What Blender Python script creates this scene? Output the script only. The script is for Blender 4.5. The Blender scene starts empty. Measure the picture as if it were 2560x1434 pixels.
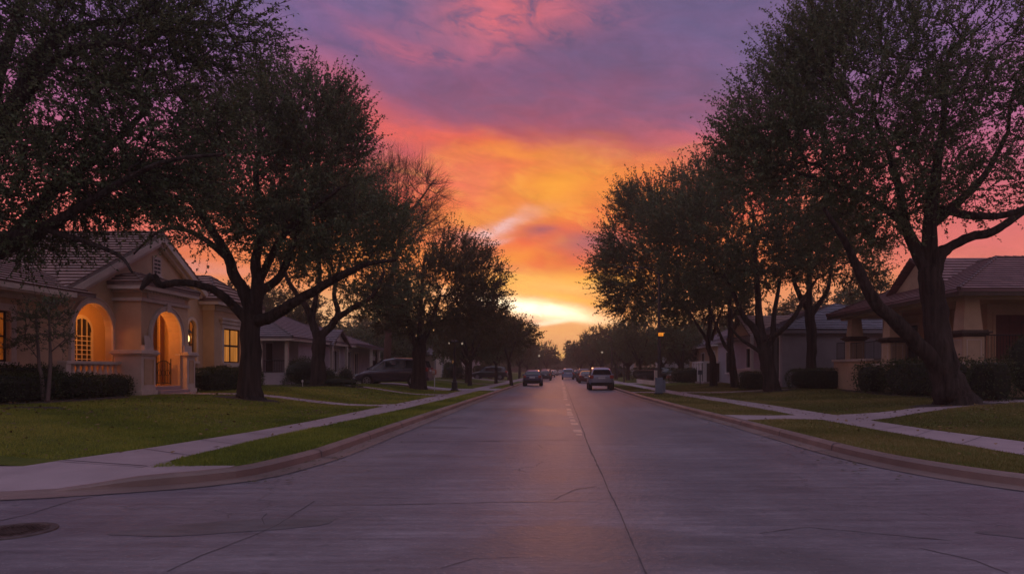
import bpy, bmesh, math, random
import numpy as np
from mathutils import Vector, Matrix

random.seed(7)
RNG = np.random.default_rng(7)
sc = bpy.context.scene
COL = sc.collection
F = 1707.0            # focal length in photo pixels
EYE = 1.5
VX, VY = 1400.0, 925.0
OFF = {}

def at(px, py, Y):
    """a photo position at the distance Y becomes a world point"""
    return Vector(((px - VX) * Y / F, Y, EYE + (VY - py) * Y / F))

def lerp(a, b, t): return a + (b - a) * t
def sstep(a, b, x):
    t = max(0.0, min(1.0, (x - a) / (b - a)))
    return t * t * (3 - 2 * t)
def gz(x, y=0):
    if x < 0: return 0.15 + 0.45 * sstep(7.2, 12.5, -x)
    return 0.15 + 0.27 * sstep(8.6, 14.5, x)

# ------------------------------------------------------------------ tags
def tag(o, label=None, cat=None, group=None, kind=None):
    if label: o['label'] = label
    if cat: o['category'] = cat
    if group: o['group'] = group
    if kind: o['kind'] = kind
    return o

def thing(name, label, cat, loc, group=None, rz=0.0):
    o = bpy.data.objects.new(name, None)
    COL.objects.link(o)
    o.empty_display_size = 0.2
    o.location = loc
    OFF[o.name] = Vector(loc)
    return tag(o, label, cat, group)

class MB:
    """collects faces, becomes one mesh object"""
    def __init__(s):
        s.v = []; s.f = []; s.uv = {}; s.mi = {}
    def quad(s, a, b, c, d, uv=None):
        n = len(s.v); s.v += [tuple(a), tuple(b), tuple(c), tuple(d)]
        if uv: s.uv[len(s.f)] = uv
        s.f.append((n, n+1, n+2, n+3))
    def poly(s, pts, uv=None):
        n = len(s.v); s.v += [tuple(p) for p in pts]
        if uv: s.uv[len(s.f)] = uv
        s.f.append(tuple(range(n, n+len(pts))))
    def box(s, x0, x1, y0, y1, z0, z1):
        if x0 > x1: x0, x1 = x1, x0
        if y0 > y1: y0, y1 = y1, y0
        n = len(s.v)
        s.v += [(x0,y0,z0),(x1,y0,z0),(x1,y1,z0),(x0,y1,z0),(x0,y0,z1),(x1,y0,z1),(x1,y1,z1),(x0,y1,z1)]
        for q in ((0,3,2,1),(4,5,6,7),(0,1,5,4),(1,2,6,5),(2,3,7,6),(3,0,4,7)):
            s.f.append(tuple(n+i for i in q))
        return s
    def tube(s, pts, rad, n=8, cap=True):
        pts = [Vector(p) for p in pts]
        if not hasattr(rad, '__len__'): rad = [rad] * len(pts)
        base = len(s.v); ref = None
        for i, p in enumerate(pts):
            d = (pts[min(i+1, len(pts)-1)] - pts[max(i-1, 0)])
            if d.length < 1e-9: d = Vector((0, 0, 1))
            d.normalize()
            if ref is None:
                ref = Vector((1, 0, 0)) if abs(d.x) < 0.8 else Vector((0, 1, 0))
            u = (ref - d * ref.dot(d))
            if u.length < 1e-6: u = d.orthogonal()
            u.normalize(); ref = u
            w = d.cross(u)
            for k in range(n):
                a = 2 * math.pi * k / n
                s.v.append(tuple(p + (u * math.cos(a) + w * math.sin(a)) * rad[i]))
        for i in range(len(pts) - 1):
            for k in range(n):
                k2 = (k + 1) % n
                s.f.append((base+i*n+k, base+i*n+k2, base+(i+1)*n+k2, base+(i+1)*n+k))
        if cap:
            s.f.append(tuple(base + k for k in reversed(range(n))))
            s.f.append(tuple(base + (len(pts)-1)*n + k for k in range(n)))
        return s
    def lathe(s, c, prof, n=16):
        """prof: list of (radius, z)"""
        base = len(s.v)
        for r, z in prof:
            for k in range(n):
                a = 2*math.pi*k/n
                s.v.append((c[0]+r*math.cos(a), c[1]+r*math.sin(a), c[2]+z))
        for i in range(len(prof)-1):
            for k in range(n):
                k2 = (k+1) % n
                s.f.append((base+i*n+k, base+i*n+k2, base+(i+1)*n+k2, base+(i+1)*n+k))
        s.f.append(tuple(base+k for k in reversed(range(n))))
        s.f.append(tuple(base+(len(prof)-1)*n+k for k in range(n)))
        return s
    def build(s, name, mat, parent=None, loc=None, smooth=False, bevel=0.0):
        me = bpy.data.meshes.new(name)
        if parent is not None: off = OFF[parent.name]
        elif loc is not None: off = Vector(loc)
        else: off = Vector((0, 0, 0))
        me.from_pydata([(v[0]-off.x, v[1]-off.y, v[2]-off.z) for v in s.v], [], s.f)
        if s.uv:
            ul = me.uv_layers.new(name='UVMap')
            for fi, uvs in s.uv.items():
                p = me.polygons[fi]
                for k, li in enumerate(p.loop_indices):
                    ul.data[li].uv = uvs[k]
        me.materials.append(mat)
        if smooth: me.shade_smooth()
        me.update()
        o = bpy.data.objects.new(name, me)
        COL.objects.link(o)
        if parent is not None:
            o.parent = parent
        elif loc is not None:
            o.location = loc
        OFF[o.name] = off
        if bevel > 0:
            b = o.modifiers.new('bevel', 'BEVEL'); b.width = bevel; b.segments = 2; b.limit_method = 'ANGLE'
        return o

def np_mesh(name, verts, faces_n, mat, parent=None, loc=None, smooth=False, k=4, rnd=None):
    """verts: (N*k,3) array, k-gons that share nothing"""
    me = bpy.data.meshes.new(name)
    off = OFF[parent.name] if parent is not None else Vector(loc or (0, 0, 0))
    V = verts - np.array(off)
    nf = len(V) // k
    me.vertices.add(len(V)); me.vertices.foreach_set('co', V.astype(np.float32).ravel())
    me.loops.add(len(V)); me.loops.foreach_set('vertex_index', np.arange(len(V), dtype=np.int32))
    me.polygons.add(nf)
    me.polygons.foreach_set('loop_start', np.arange(0, len(V), k, dtype=np.int32))
    me.polygons.foreach_set('loop_total', np.full(nf, k, dtype=np.int32))
    if rnd is not None:
        a = me.attributes.new('tone', 'FLOAT', 'FACE'); a.data.foreach_set('value', rnd.astype(np.float32))
    me.update(calc_edges=True)
    me.materials.append(mat)
    o = bpy.data.objects.new(name, me); COL.objects.link(o)
    if parent is not None: o.parent = parent
    elif loc is not None: o.location = loc
    OFF[o.name] = off
    return o

def copy_tree(src, loc, rz=0.0, scale=1.0, label=None, name=None):
    c = src.copy(); COL.objects.link(c)
    c.location = loc; c.rotation_euler = (0, 0, rz); c.scale = (scale,)*3 if not hasattr(scale, '__len__') else scale
    if label: c['label'] = label
    for ch in list(src.children):
        if ch.type == 'LIGHT': continue
        d = ch.copy(); COL.objects.link(d); d.parent = c
        for g in list(ch.children):
            e = g.copy(); COL.objects.link(e); e.parent = d
    return c

# ------------------------------------------------------------------ node helpers
class X:
    """tiny wrapper so that shader maths reads like maths"""
    nt = None
    def __init__(s, sock): s.s = sock
    @staticmethod
    def m(op, *a):
        n = X.nt.nodes.new('ShaderNodeMath'); n.operation = op
        for i, v in enumerate(a):
            if isinstance(v, X): X.nt.links.new(v.s, n.inputs[i])
            else: n.inputs[i].default_value = v
        return X(n.outputs[0])
    def __add__(s, o): return X.m('ADD', s, o)
    __radd__ = __add__
    def __sub__(s, o): return X.m('SUBTRACT', s, o)
    def __rsub__(s, o): return X.m('SUBTRACT', o, s)
    def __mul__(s, o): return X.m('MULTIPLY', s, o)
    __rmul__ = __mul__
    def __truediv__(s, o): return X.m('DIVIDE', s, o)
    def pow(s, o): return X.m('POWER', s, o)
    def clamp(s):
        r = X.m('ADD', s, 0.0); r.s.node.use_clamp = True; return r

def mixcol(nt, fac, a, b, mode='MIX'):
    n = nt.nodes.new('ShaderNodeMix'); n.data_type = 'RGBA'; n.blend_type = mode
    for v, i in ((fac, 0), (a, 6), (b, 7)):
        if isinstance(v, X): v = v.s
        if isinstance(v, bpy.types.NodeSocket): nt.links.new(v, n.inputs[i])
        elif i == 0: n.inputs[0].default_value = v
        else: n.inputs[i].default_value = (*v[:3], 1)
    return n.outputs[2]

def noise(nt, vec, scale, detail=4, rough=0.55, dist=0.0, out=0):
    n = nt.nodes.new('ShaderNodeTexNoise')
    n.inputs['Scale'].default_value = scale; n.inputs['Detail'].default_value = detail
    n.inputs['Roughness'].default_value = rough; n.inputs['Distortion'].default_value = dist
    if vec is not None: nt.links.new(vec, n.inputs['Vector'])
    return n.outputs[out]

def ramp(nt, fac, stops):
    n = nt.nodes.new('ShaderNodeValToRGB')
    cr = n.color_ramp
    while len(cr.elements) < len(stops): cr.elements.new(0.5)
    for e, (p, c) in zip(cr.elements, stops):
        e.position = p; e.color = (*c[:3], 1) if hasattr(c, '__len__') else (c, c, c, 1)
    nt.links.new(fac.s if isinstance(fac, X) else fac, n.inputs[0])
    return n.outputs[0]

def mapping(nt, vec, scale=(1, 1, 1), loc=(0, 0, 0)):
    n = nt.nodes.new('ShaderNodeMapping')
    n.inputs['Scale'].default_value = scale; n.inputs['Location'].default_value = loc
    nt.links.new(vec, n.inputs['Vector']); return n.outputs[0]

def lin(r, g, b):
    f = lambda c: (c/255/12.92) if c/255 <= 0.04045 else ((c/255+0.055)/1.055)**2.4
    return (f(r), f(g), f(b))

def new_mat(name):
    m = bpy.data.materials.new(name); m.use_nodes = True
    nt = m.node_tree; nt.nodes.clear()
    out = nt.nodes.new('ShaderNodeOutputMaterial')
    return m, nt, out

def pmat(name, col, rough=0.7, var=0.25, scale=3.0, bump=0.0, bscale=40.0, metal=0.0, spec=0.5,
         stretch=(1, 1, 1), stain=0.0, coord='Object', bdist=0.01, coat=0.0):
    m, nt, out = new_mat(name)
    p = nt.nodes.new('ShaderNodeBsdfPrincipled'); nt.links.new(p.outputs[0], out.inputs[0])
    tc = nt.nodes.new('ShaderNodeTexCoord')
    vec = mapping(nt, tc.outputs[coord], stretch)
    n1 = noise(nt, vec, scale, 6, 0.6)
    dark = tuple(c*(1-var) for c in col); light = tuple(min(1, c*(1+var)) for c in col)
    c = ramp(nt, n1, [(0.3, dark), (0.7, light)])
    if stain > 0:
        n2 = noise(nt, vec, scale*0.23, 3, 0.5)
        f = ramp(nt, n2, [(0.45, 0.0), (0.65, stain)])
        c = mixcol(nt, f, c, tuple(x*0.45 for x in col))
    nt.links.new(c, p.inputs['Base Color'])
    p.inputs['Roughness'].default_value = rough; p.inputs['Metallic'].default_value = metal
    p.inputs['Specular IOR Level'].default_value = spec
    if coat: p.inputs['Coat Weight'].default_value = coat; p.inputs['Coat Roughness'].default_value = 0.05
    if bump > 0:
        b = nt.nodes.new('ShaderNodeBump'); b.inputs['Strength'].default_value = bump
        b.inputs['Distance'].default_value = bdist
        nt.links.new(noise(nt, vec, bscale, 5, 0.65), b.inputs['Height'])
        nt.links.new(b.outputs[0], p.inputs['Normal'])
    return m

def emat(name, col, strength, var=0.0, scale=2.0, stretch=(1,1,1)):
    m, nt, out = new_mat(name)
    e = nt.nodes.new('ShaderNodeEmission'); nt.links.new(e.outputs[0], out.inputs[0])
    e.inputs[1].default_value = strength
    if var > 0:
        tc = nt.nodes.new('ShaderNodeTexCoord')
        n1 = noise(nt, mapping(nt, tc.outputs['Object'], stretch), scale, 4, 0.6)
        nt.links.new(ramp(nt, n1, [(0.3, tuple(c*(1-var) for c in col)), (0.7, col)]), e.inputs[0])
    else: e.inputs[0].default_value = (*col, 1)
    return m

def leaf_mat(name, cols, trans=0.35):
    m, nt, out = new_mat(name)
    at_ = nt.nodes.new('ShaderNodeAttribute'); at_.attribute_name = 'tone'
    c = ramp(nt, at_.outputs['Fac'], [(i/(len(cols)-1), c) for i, c in enumerate(cols)])
    d = nt.nodes.new('ShaderNodeBsdfPrincipled'); d.inputs['Roughness'].default_value = 0.55
    d.inputs['Specular IOR Level'].default_value = 0.25
    t = nt.nodes.new('ShaderNodeBsdfTranslucent')
    nt.links.new(c, d.inputs['Base Color'])
    nt.links.new(mixcol(nt, 0.5, c, (0.10, 0.085, 0.02)), t.inputs[0])
    mx = nt.nodes.new('ShaderNodeMixShader'); mx.inputs[0].default_value = trans
    nt.links.new(d.outputs[0], mx.inputs[1]); nt.links.new(t.outputs[0], mx.inputs[2])
    nt.links.new(mx.outputs[0], out.inputs[0])
    return m

def roof_mat(name, col, bw=0.33, bh=0.22, strength=0.9):
    """flat clay / concrete tiles laid in courses, from the roof's own UVs (metres)"""
    m, nt, out = new_mat(name)
    p = nt.nodes.new('ShaderNodeBsdfPrincipled'); nt.links.new(p.outputs[0], out.inputs[0])
    uv = nt.nodes.new('ShaderNodeUVMap'); uv.uv_map = 'UVMap'
    br = nt.nodes.new('ShaderNodeTexBrick'); br.inputs['Scale'].default_value = 1.0
    br.inputs['Brick Width'].default_value = bw; br.inputs['Row Height'].default_value = bh
    br.inputs['Mortar Size'].default_value = 0.012; br.inputs['Mortar Smooth'].default_value = 0.3
    br.inputs['Color1'].default_value = (*[c*0.6 for c in col], 1)
    br.inputs['Color2'].default_value = (*[c*1.35 for c in col], 1)
    br.inputs['Mortar'].default_value = (*[c*0.15 for c in col], 1)
    nt.links.new(uv.outputs[0], br.inputs['Vector'])
    n1 = noise(nt, uv.outputs[0], 1.3, 5, 0.6)
    c = mixcol(nt, 0.35, br.outputs['Color'], ramp(nt, n1, [(0.35, tuple(x*0.5 for x in col)), (0.7, tuple(x*1.5 for x in col))]))
    nt.links.new(c, p.inputs['Base Color'])
    p.inputs['Roughness'].default_value = 0.62
    # saw-tooth course profile: each row laps over the one below
    X.nt = nt
    sep = nt.nodes.new('ShaderNodeSeparateXYZ'); nt.links.new(uv.outputs[0], sep.inputs[0])
    saw = X.m('FRACT', X(sep.outputs[1]) / bh)
    h = (1.0 - saw) * 0.05 - X(br.outputs['Fac']) * 0.02 + X(n1) * 0.012
    b = nt.nodes.new('ShaderNodeBump'); b.inputs['Strength'].default_value = strength
    b.inputs['Distance'].default_value = 1.0
    nt.links.new(h.s, b.inputs['Height']); nt.links.new(b.outputs[0], p.inputs['Normal'])
    return m

M = {}
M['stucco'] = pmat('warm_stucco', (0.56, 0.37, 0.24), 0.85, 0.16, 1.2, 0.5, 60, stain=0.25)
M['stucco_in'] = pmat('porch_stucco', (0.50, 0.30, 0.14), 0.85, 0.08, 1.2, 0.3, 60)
M['stone'] = pmat('cast_stone', (0.60, 0.47, 0.41), 0.75, 0.14, 2.5, 0.4, 45, stain=0.25)
M['stucco_grey'] = pmat('grey_stucco', (0.40, 0.33, 0.35), 0.85, 0.12, 1.5, 0.3, 50, stain=0.2)
M['stucco_tan'] = pmat('tan_stucco', (0.55, 0.37, 0.25), 0.85, 0.14, 1.3, 0.4, 55, stain=0.25)
M['stucco_blue'] = pmat('blue_grey_siding', (0.34, 0.31, 0.35), 0.8, 0.10, 1.5, 0.3, 50, stain=0.2)
M['cream'] = pmat('cream_paint', (0.55, 0.45, 0.38), 0.6, 0.08, 3, 0.1, 30)
M['white'] = pmat('white_paint', (0.62, 0.56, 0.56), 0.55, 0.08, 3, 0.1, 30)
M['darkframe'] = pmat('dark_window_frame', (0.025, 0.02, 0.02), 0.45, 0.2, 5)
M['iron'] = pmat('black_wrought_iron', (0.018, 0.017, 0.018), 0.45, 0.2, 8, 0.2, 60, metal=0.4)
M['maroon'] = pmat('maroon_shutter', (0.12, 0.025, 0.02), 0.6, 0.2, 6)
M['wood'] = pmat('dark_timber', (0.06, 0.035, 0.025), 0.65, 0.25, 8, stretch=(1, 1, 0.2))
M['bark'] = pmat('tree_bark', (0.048, 0.035, 0.031), 0.95, 0.75, 3.2, 1.0, 6, stretch=(2.6, 2.6, 0.22), bdist=0.12, spec=0.2)
M['bark_red'] = pmat('bare_tree_bark', (0.11, 0.05, 0.035), 0.9, 0.3, 6, 0.5, 14, stretch=(2, 2, 0.4))
M['bark_pale'] = pmat('pale_sapling_bark', (0.16, 0.12, 0.11), 0.85, 0.3, 8, 0.4, 20, stretch=(2, 2, 0.4))
M['leaf'] = leaf_mat('oak_leaves', [(0.07, 0.10, 0.052), (0.13, 0.17, 0.082), (0.21, 0.23, 0.105)])
M['leaf_warm'] = leaf_mat('rusty_leaves', [(0.070, 0.078, 0.038), (0.12, 0.115, 0.050), (0.17, 0.13, 0.058)], 0.45)
M['leaf_fallen'] = leaf_mat('fallen_brown_leaves', [(0.06, 0.03, 0.015), (0.16, 0.08, 0.03), (0.30, 0.18, 0.06)], 0.1)
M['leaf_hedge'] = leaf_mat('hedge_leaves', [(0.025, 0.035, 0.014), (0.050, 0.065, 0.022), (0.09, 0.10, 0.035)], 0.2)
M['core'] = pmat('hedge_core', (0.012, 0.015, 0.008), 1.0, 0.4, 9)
M['soil'] = pmat('mulch_soil', (0.035, 0.022, 0.017), 0.95, 0.4, 14, 0.8, 60, bdist=0.02)
M['concrete'] = pmat('sidewalk_concrete', (0.34, 0.25, 0.265), 0.65, 0.14, 1.2, 0.4, 70, stain=0.25)
M['kerb'] = pmat('kerb_concrete', (0.21, 0.135, 0.12), 0.5, 0.22, 1.6, 0.5, 50, stain=0.5)
M['crack'] = pmat('tar_crack', (0.065, 0.055, 0.062), 0.6, 0.3, 8)
M['mark'] = pmat('worn_paint', (0.44, 0.34, 0.30), 0.45, 0.30, 9, stain=0.3)
M['roof_tile'] = roof_mat('brown_roof_tile', (0.25, 0.125, 0.095), 0.4, 0.30)
M['roof_tile_right'] = roof_mat('plum_roof_tile', (0.25, 0.115, 0.115), 0.4, 0.32)
M['roof_shingle'] = roof_mat('grey_shingle', (0.17, 0.115, 0.13), 0.30, 0.24, 0.6)
M['roof_blue'] = roof_mat('slate_roof', (0.17, 0.15, 0.19), 0.5, 0.30, 0.6)
M['glass'] = pmat('window_glass', (0.02, 0.02, 0.025), 0.06, 0.1, 3, spec=0.9)
M['carglass'] = pmat('car_glass', (0.015, 0.017, 0.022), 0.08, 0.1, 3, spec=1.0)
M['rubber'] = pmat('tyre_rubber', (0.015, 0.014, 0.014), 0.85, 0.2, 9)
M['rim'] = pmat('alloy_rim', (0.35, 0.33, 0.35), 0.35, 0.1, 5, metal=0.8)
M['chrome'] = pmat('chrome_trim', (0.6, 0.6, 0.62), 0.18, 0.05, 5, metal=1.0)
M['lit'] = emat('lit_window', lin(222, 138, 62), 0.74, 0.55, 1.1, (1, 7, .5))
M['lit_dim'] = emat('dim_lit_window', lin(190, 95, 30), 0.5, 0.6, 1.3, (1, 3, 1))
M['bulb'] = emat('glowing_bulb', (1.0, 0.60, 0.25), 3.0)
M['globe'] = emat('lamp_globe', (1.0, 0.75, 0.55), 0.32)
M['taillight'] = pmat('red_lamp_lens', (0.35, 0.03, 0.02), 0.2, 0.1, 5, spec=0.8)
M['lens'] = pmat('clear_lamp_lens', (0.4, 0.4, 0.42), 0.12, 0.1, 5, spec=0.9)
M['plate'] = pmat('number_plate', (0.6, 0.6, 0.62), 0.4, 0.05, 9)
M['galv'] = pmat('painted_steel_base', (0.13, 0.155, 0.21), 0.5, 0.2, 4, 0.2, 40, stain=0.4)
M['pole'] = pmat('dark_painted_pole', (0.022, 0.018, 0.022), 0.42, 0.25, 5, spec=0.6)

# ------------------------------------------------------------------ road, lawn materials
def road_material():
    m, nt, out = new_mat('worn_road')
    p = nt.nodes.new('ShaderNodeBsdfPrincipled'); nt.links.new(p.outputs[0], out.inputs[0])
    tc = nt.nodes.new('ShaderNodeTexCoord'); o = tc.outputs['Object']
    big = noise(nt, o, 0.22, 4, 0.55)
    streak = noise(nt, mapping(nt, o, (0.55, 5.0, 1)), 1.0, 8, 0.74)
    lane = noise(nt, mapping(nt, o, (1.5, 0.05, 1)), 1.0, 4, 0.5)
    fine = noise(nt, o, 55, 4, 0.75)
    X.nt = nt
    grit = noise(nt, mapping(nt, o, (.7, 1.6, 1)), 9, 6, 0.9)
    f = X(big)*0.24 + X(streak)*0.30 + X(lane)*0.10 + X(fine)*0.12 + X(grit)*0.26
    c = ramp(nt, f, [(0.41, (0.075, 0.062, 0.075)), (0.52, (0.165, 0.138, 0.162)), (0.62, (0.31, 0.265, 0.295))])
    # dark tar patches and oil stains with their own edges
    patch = ramp(nt, noise(nt, mapping(nt, o, (0.55, 1, 1), (3.1, 1.7, 0)), 0.42, 3, 0.5, 0.6), [(0.60, 0.0), (0.66, 0.55)])
    c = mixcol(nt, patch, c, (0.085, 0.075, 0.085))
    drip = ramp(nt, noise(nt, o, 2.6, 4, 0.6, 0.3), [(0.64, 0.0), (0.70, 0.5)])
    c = mixcol(nt, drip, c, (0.06, 0.055, 0.062))
    # pale aggregate flecks
    v = nt.nodes.new('ShaderNodeTexVoronoi'); v.inputs['Scale'].default_value = 16
    nt.links.new(o, v.inputs['Vector'])
    fl = ramp(nt, v.outputs['Distance'], [(0.05, 0.9), (0.16, 0.0)])
    c = mixcol(nt, fl, c, (0.36, 0.32, 0.33))
    # fine wandering cracks
    v2 = nt.nodes.new('ShaderNodeTexVoronoi'); v2.feature = 'DISTANCE_TO_EDGE'; v2.inputs['Scale'].default_value = 0.21
    wob = nt.nodes.new('ShaderNodeVectorMath'); wob.operation = 'ADD'
    nz = nt.nodes.new('ShaderNodeVectorMath'); nz.operation = 'SCALE'; nz.inputs['Scale'].default_value = 0.9
    nt.links.new(noise(nt, o, 0.9, 6, 0.65, out=1), nz.inputs[0])
    nt.links.new(o, wob.inputs[0]); nt.links.new(nz.outputs[0], wob.inputs[1]); nt.links.new(wob.outputs[0], v2.inputs['Vector'])
    cr = X(ramp(nt, v2.outputs['Distance'], [(0.0008, 1.0), (0.0032, 0.0)]))
    gate = X(ramp(nt, noise(nt, o, 0.35, 2, 0.5), [(0.50, 0.0), (0.58, 1.0)]))
    crk = cr * gate
    c = mixcol(nt, crk * 0.6, c, (0.06, 0.05, 0.06))
    nt.links.new(c, p.inputs['Base Color'])
    r = X(streak)*0.22 + X(big)*0.18 + X(patch)*(-0.10) + 0.23
    nt.links.new(r.s, p.inputs['Roughness'])
    p.inputs['Specular IOR Level'].default_value = 0.5
    b = nt.nodes.new('ShaderNodeBump'); b.inputs['Strength'].default_value = 0.7; b.inputs['Distance'].default_value = 0.014
    h = X(fine)*0.5 + X(streak)*0.8 - crk*0.8 - X(v.outputs['Distance'])*0.4
    nt.links.new(h.s, b.inputs['Height']); nt.links.new(b.outputs[0], p.inputs['Normal'])
    return m
M['road'] = road_material()

def lawn_material():
    m, nt, out = new_mat('lawn_turf')
    p = nt.nodes.new('ShaderNodeBsdfPrincipled'); nt.links.new(p.outputs[0], out.inputs[0])
    tc = nt.nodes.new('ShaderNodeTexCoord'); o = tc.outputs['Object']
    X.nt = nt
    f = X(noise(nt, o, 0.5, 5, 0.6))*0.5 + X(noise(nt, o, 9, 5, 0.7))*0.3 + X(noise(nt, o, 70, 3, 0.7))*0.2
    c = ramp(nt, f, [(0.36, (0.05, 0.065, 0.012)), (0.5, (0.10, 0.115, 0.018)), (0.64, (0.18, 0.15, 0.04))])
    nt.links.new(c, p.inputs['Base Color']); p.inputs['Roughness'].default_value = 0.9
    p.inputs['Specular IOR Level'].default_value = 0.15
    b = nt.nodes.new('ShaderNodeBump'); b.inputs['Strength'].default_value = 1.0; b.inputs['Distance'].default_value = 0.03
    nt.links.new(noise(nt, o, 28, 5, 0.75), b.inputs['Height']); nt.links.new(b.outputs[0], p.inputs['Normal'])
    return m
M['lawn'] = lawn_material()
M['blade_dry'] = leaf_mat('dry_grass_blades', [(0.085, 0.09, 0.025), (0.16, 0.15, 0.04), (0.26, 0.21, 0.07), (0.38, 0.28, 0.13)], 0.25)
M['blade'] = leaf_mat('grass_blades', [(0.09, 0.13, 0.018), (0.20, 0.25, 0.03), (0.33, 0.33, 0.05), (0.48, 0.40, 0.11)], 0.25)

# ------------------------------------------------------------------ sky
def make_world():
    w = bpy.data.worlds.new('World'); sc.world = w; w.use_nodes = True
    nt = w.node_tree; nt.nodes.clear(); X.nt = nt
    out = nt.nodes.new('ShaderNodeOutputWorld'); bg = nt.nodes.new('ShaderNodeBackground')
    tc = nt.nodes.new('ShaderNodeTexCoord'); G = tc.outputs['Generated']
    sep = nt.nodes.new('ShaderNodeSeparateXYZ'); nt.links.new(G, sep.inputs[0])
    x, y, z = (X(s) for s in sep.outputs)
    az = X.m('ARCTAN2', x, y); el = X.m('ARCSINE', z)
    # cloud warp, stretched along the horizon
    cmb = nt.nodes.new('ShaderNodeCombineXYZ')
    nt.links.new((az*1.0).s, cmb.inputs[0]); nt.links.new((el*2.4 + az*0.25).s, cmb.inputs[1])
    V = cmb.outputs[0]
    n1 = nt.nodes.new('ShaderNodeTexNoise'); n1.inputs['Scale'].default_value = 3.2; n1.inputs['Detail'].default_value = 6
    n1.inputs['Roughness'].default_value = 0.55; n1.inputs['Distortion'].default_value = 0.4
    nt.links.new(V, n1.inputs['Vector'])
    s1 = nt.nodes.new('ShaderNodeSeparateColor'); nt.links.new(n1.outputs['Color'], s1.inputs[0])
    wa = (X(s1.outputs[0]) - 0.5); wb = (X(s1.outputs[1]) - 0.5)
    fine = X(noise(nt, V, 15, 9, 0.68, 0.7))
    mid = X(noise(nt, V, 5.0, 6, 0.6, 0.5))
    A = az + wa*0.2; E = el + wb*0.08 + (fine - 0.5)*0.035
    # base: colour by height, ahead / to the side / behind
    ee = (E / (math.pi/2)).clamp()
    def P(py): return math.atan((925-py)/1707)/(math.pi/2)
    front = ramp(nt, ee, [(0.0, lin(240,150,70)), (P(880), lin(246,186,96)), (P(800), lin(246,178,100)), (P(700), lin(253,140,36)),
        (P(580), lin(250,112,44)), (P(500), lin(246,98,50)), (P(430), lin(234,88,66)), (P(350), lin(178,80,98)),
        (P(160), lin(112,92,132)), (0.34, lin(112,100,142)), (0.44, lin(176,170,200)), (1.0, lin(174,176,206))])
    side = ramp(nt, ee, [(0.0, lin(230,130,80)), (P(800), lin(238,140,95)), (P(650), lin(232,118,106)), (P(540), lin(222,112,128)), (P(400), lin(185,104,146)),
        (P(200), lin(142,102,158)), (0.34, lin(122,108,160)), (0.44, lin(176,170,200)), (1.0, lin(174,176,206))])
    back = ramp(nt, ee, [(0.0, lin(88,72,100)), (0.1, lin(180,146,146)), (0.25, lin(176,156,170)), (0.5, lin(176,170,198)), (1.0, lin(174,176,206))])  # overhead and rear sky, out of view, brightened to fill ground and walls
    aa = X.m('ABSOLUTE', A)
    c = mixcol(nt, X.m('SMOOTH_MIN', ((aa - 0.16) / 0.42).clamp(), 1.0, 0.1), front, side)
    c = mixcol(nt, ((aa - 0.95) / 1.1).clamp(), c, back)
    def blob(c, px, py, rx, ry, col, k, amt=0.0, src=None, rot=0.0, hard=1.0, warp=1.0):
        a0 = math.atan((px-1400)/1707); e0 = math.atan((925-py)/math.hypot(1707, px-1400))
        ra, re = rx/1707, ry/1707
        da = (az + wa*(0.15*warp) + (fine-0.5)*(0.03*warp)) - (a0); de = (el + wb*(0.07*warp) + (mid-0.5)*(0.03*warp)) - (e0)
        cr, sr = math.cos(rot), math.sin(rot)
        u = da*(cr/ra) + de*(sr/ra); v = de*(cr/re) - da*(sr/re)
        q = u*u + v*v
        f = X.m('EXPONENT', (q.pow(hard)) * -1.0) * k
        if amt: f = f * (((src - 0.5) * (amt*4) + 1.0).clamp())
        return mixcol(nt, f.clamp(), c, col)
    L = lin
    # dusky upper clouds
    c = blob(c, 1640, 60, 420, 110, L(94,88,132), .8, .3, mid, .15)
    c = blob(c, 1760, 190, 260, 80, L(120,106,156), .7, .3, mid)
    c = blob(c, 760, 90, 260, 150, L(116,98,150), .8, .2, mid)
    c = blob(c, 1480, 200, 300, 90, L(112,84,124), .85, .2, mid)
    c = blob(c, 1150, 200, 260, 80, L(136,88,130), .7, .2, mid)
    c = blob(c, 1380, 290, 330, 80, L(156,82,108), .85, .2, mid)
    c = blob(c, 1440, 372, 200, 36, L(196,82,92), .85, .2, mid)
    c = blob(c, 1660, 300, 230, 70, L(150,90,124), .7, .2, mid)
    c = blob(c, 1280, 35, 210, 55, L(228,112,122), .95, 1.3, fine, 0, 1.2)
    c = blob(c, 1180, 110, 260, 26, L(200,102,126), .6, 2.0, fine, .1)
    c = blob(c, 1000, 95, 140, 26, L(190,100,128), .7, .9, fine, -.2)
    # rose wings of the V
    c = blob(c, 930, 260, 150, 42, L(228,102,108), .85, .5, mid, -.5)
    c = blob(c, 1040, 335, 220, 34, L(240,98,84), .9, .5, fine, -.25)
    c = blob(c, 1220, 390, 190, 30, L(246,98,66), .85, .3, mid, -.2)
    c = blob(c, 1000, 430, 120, 60, L(216,104,112), .6, .3, mid)
    c = blob(c, 1520, 365, 130, 40, L(186,84,100), .8, .2, mid)
    c = blob(c, 1690, 330, 160, 22, L(218,102,112), .7, .6, fine, -.15)
    c = blob(c, 1660, 430, 200, 60, L(240,104,88), .7, .3, mid, .2)
    c = blob(c, 1800, 400, 120, 80, L(212,104,124), .6, .2, mid)
    # broken red-orange texture in the glowing part
    c = blob(c, 1330, 600, 330, 150, L(238,96,60), .62, 1.0, fine, 0, 1.5)
    c = blob(c, 1380, 530, 280, 100, L(255,160,48), .6, 1.0, mid, .2, 1.5)
    # streaky cloud texture: rose in the thick parts, gold where it thins
    cl = X(ramp(nt, noise(nt, mapping(nt, V, (1, 1.25, 1), (3.3, 1.1, 0)), 8.5, 8, 0.6, 1.3), [(0.36, 0.0), (0.64, 1.0)]))
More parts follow.
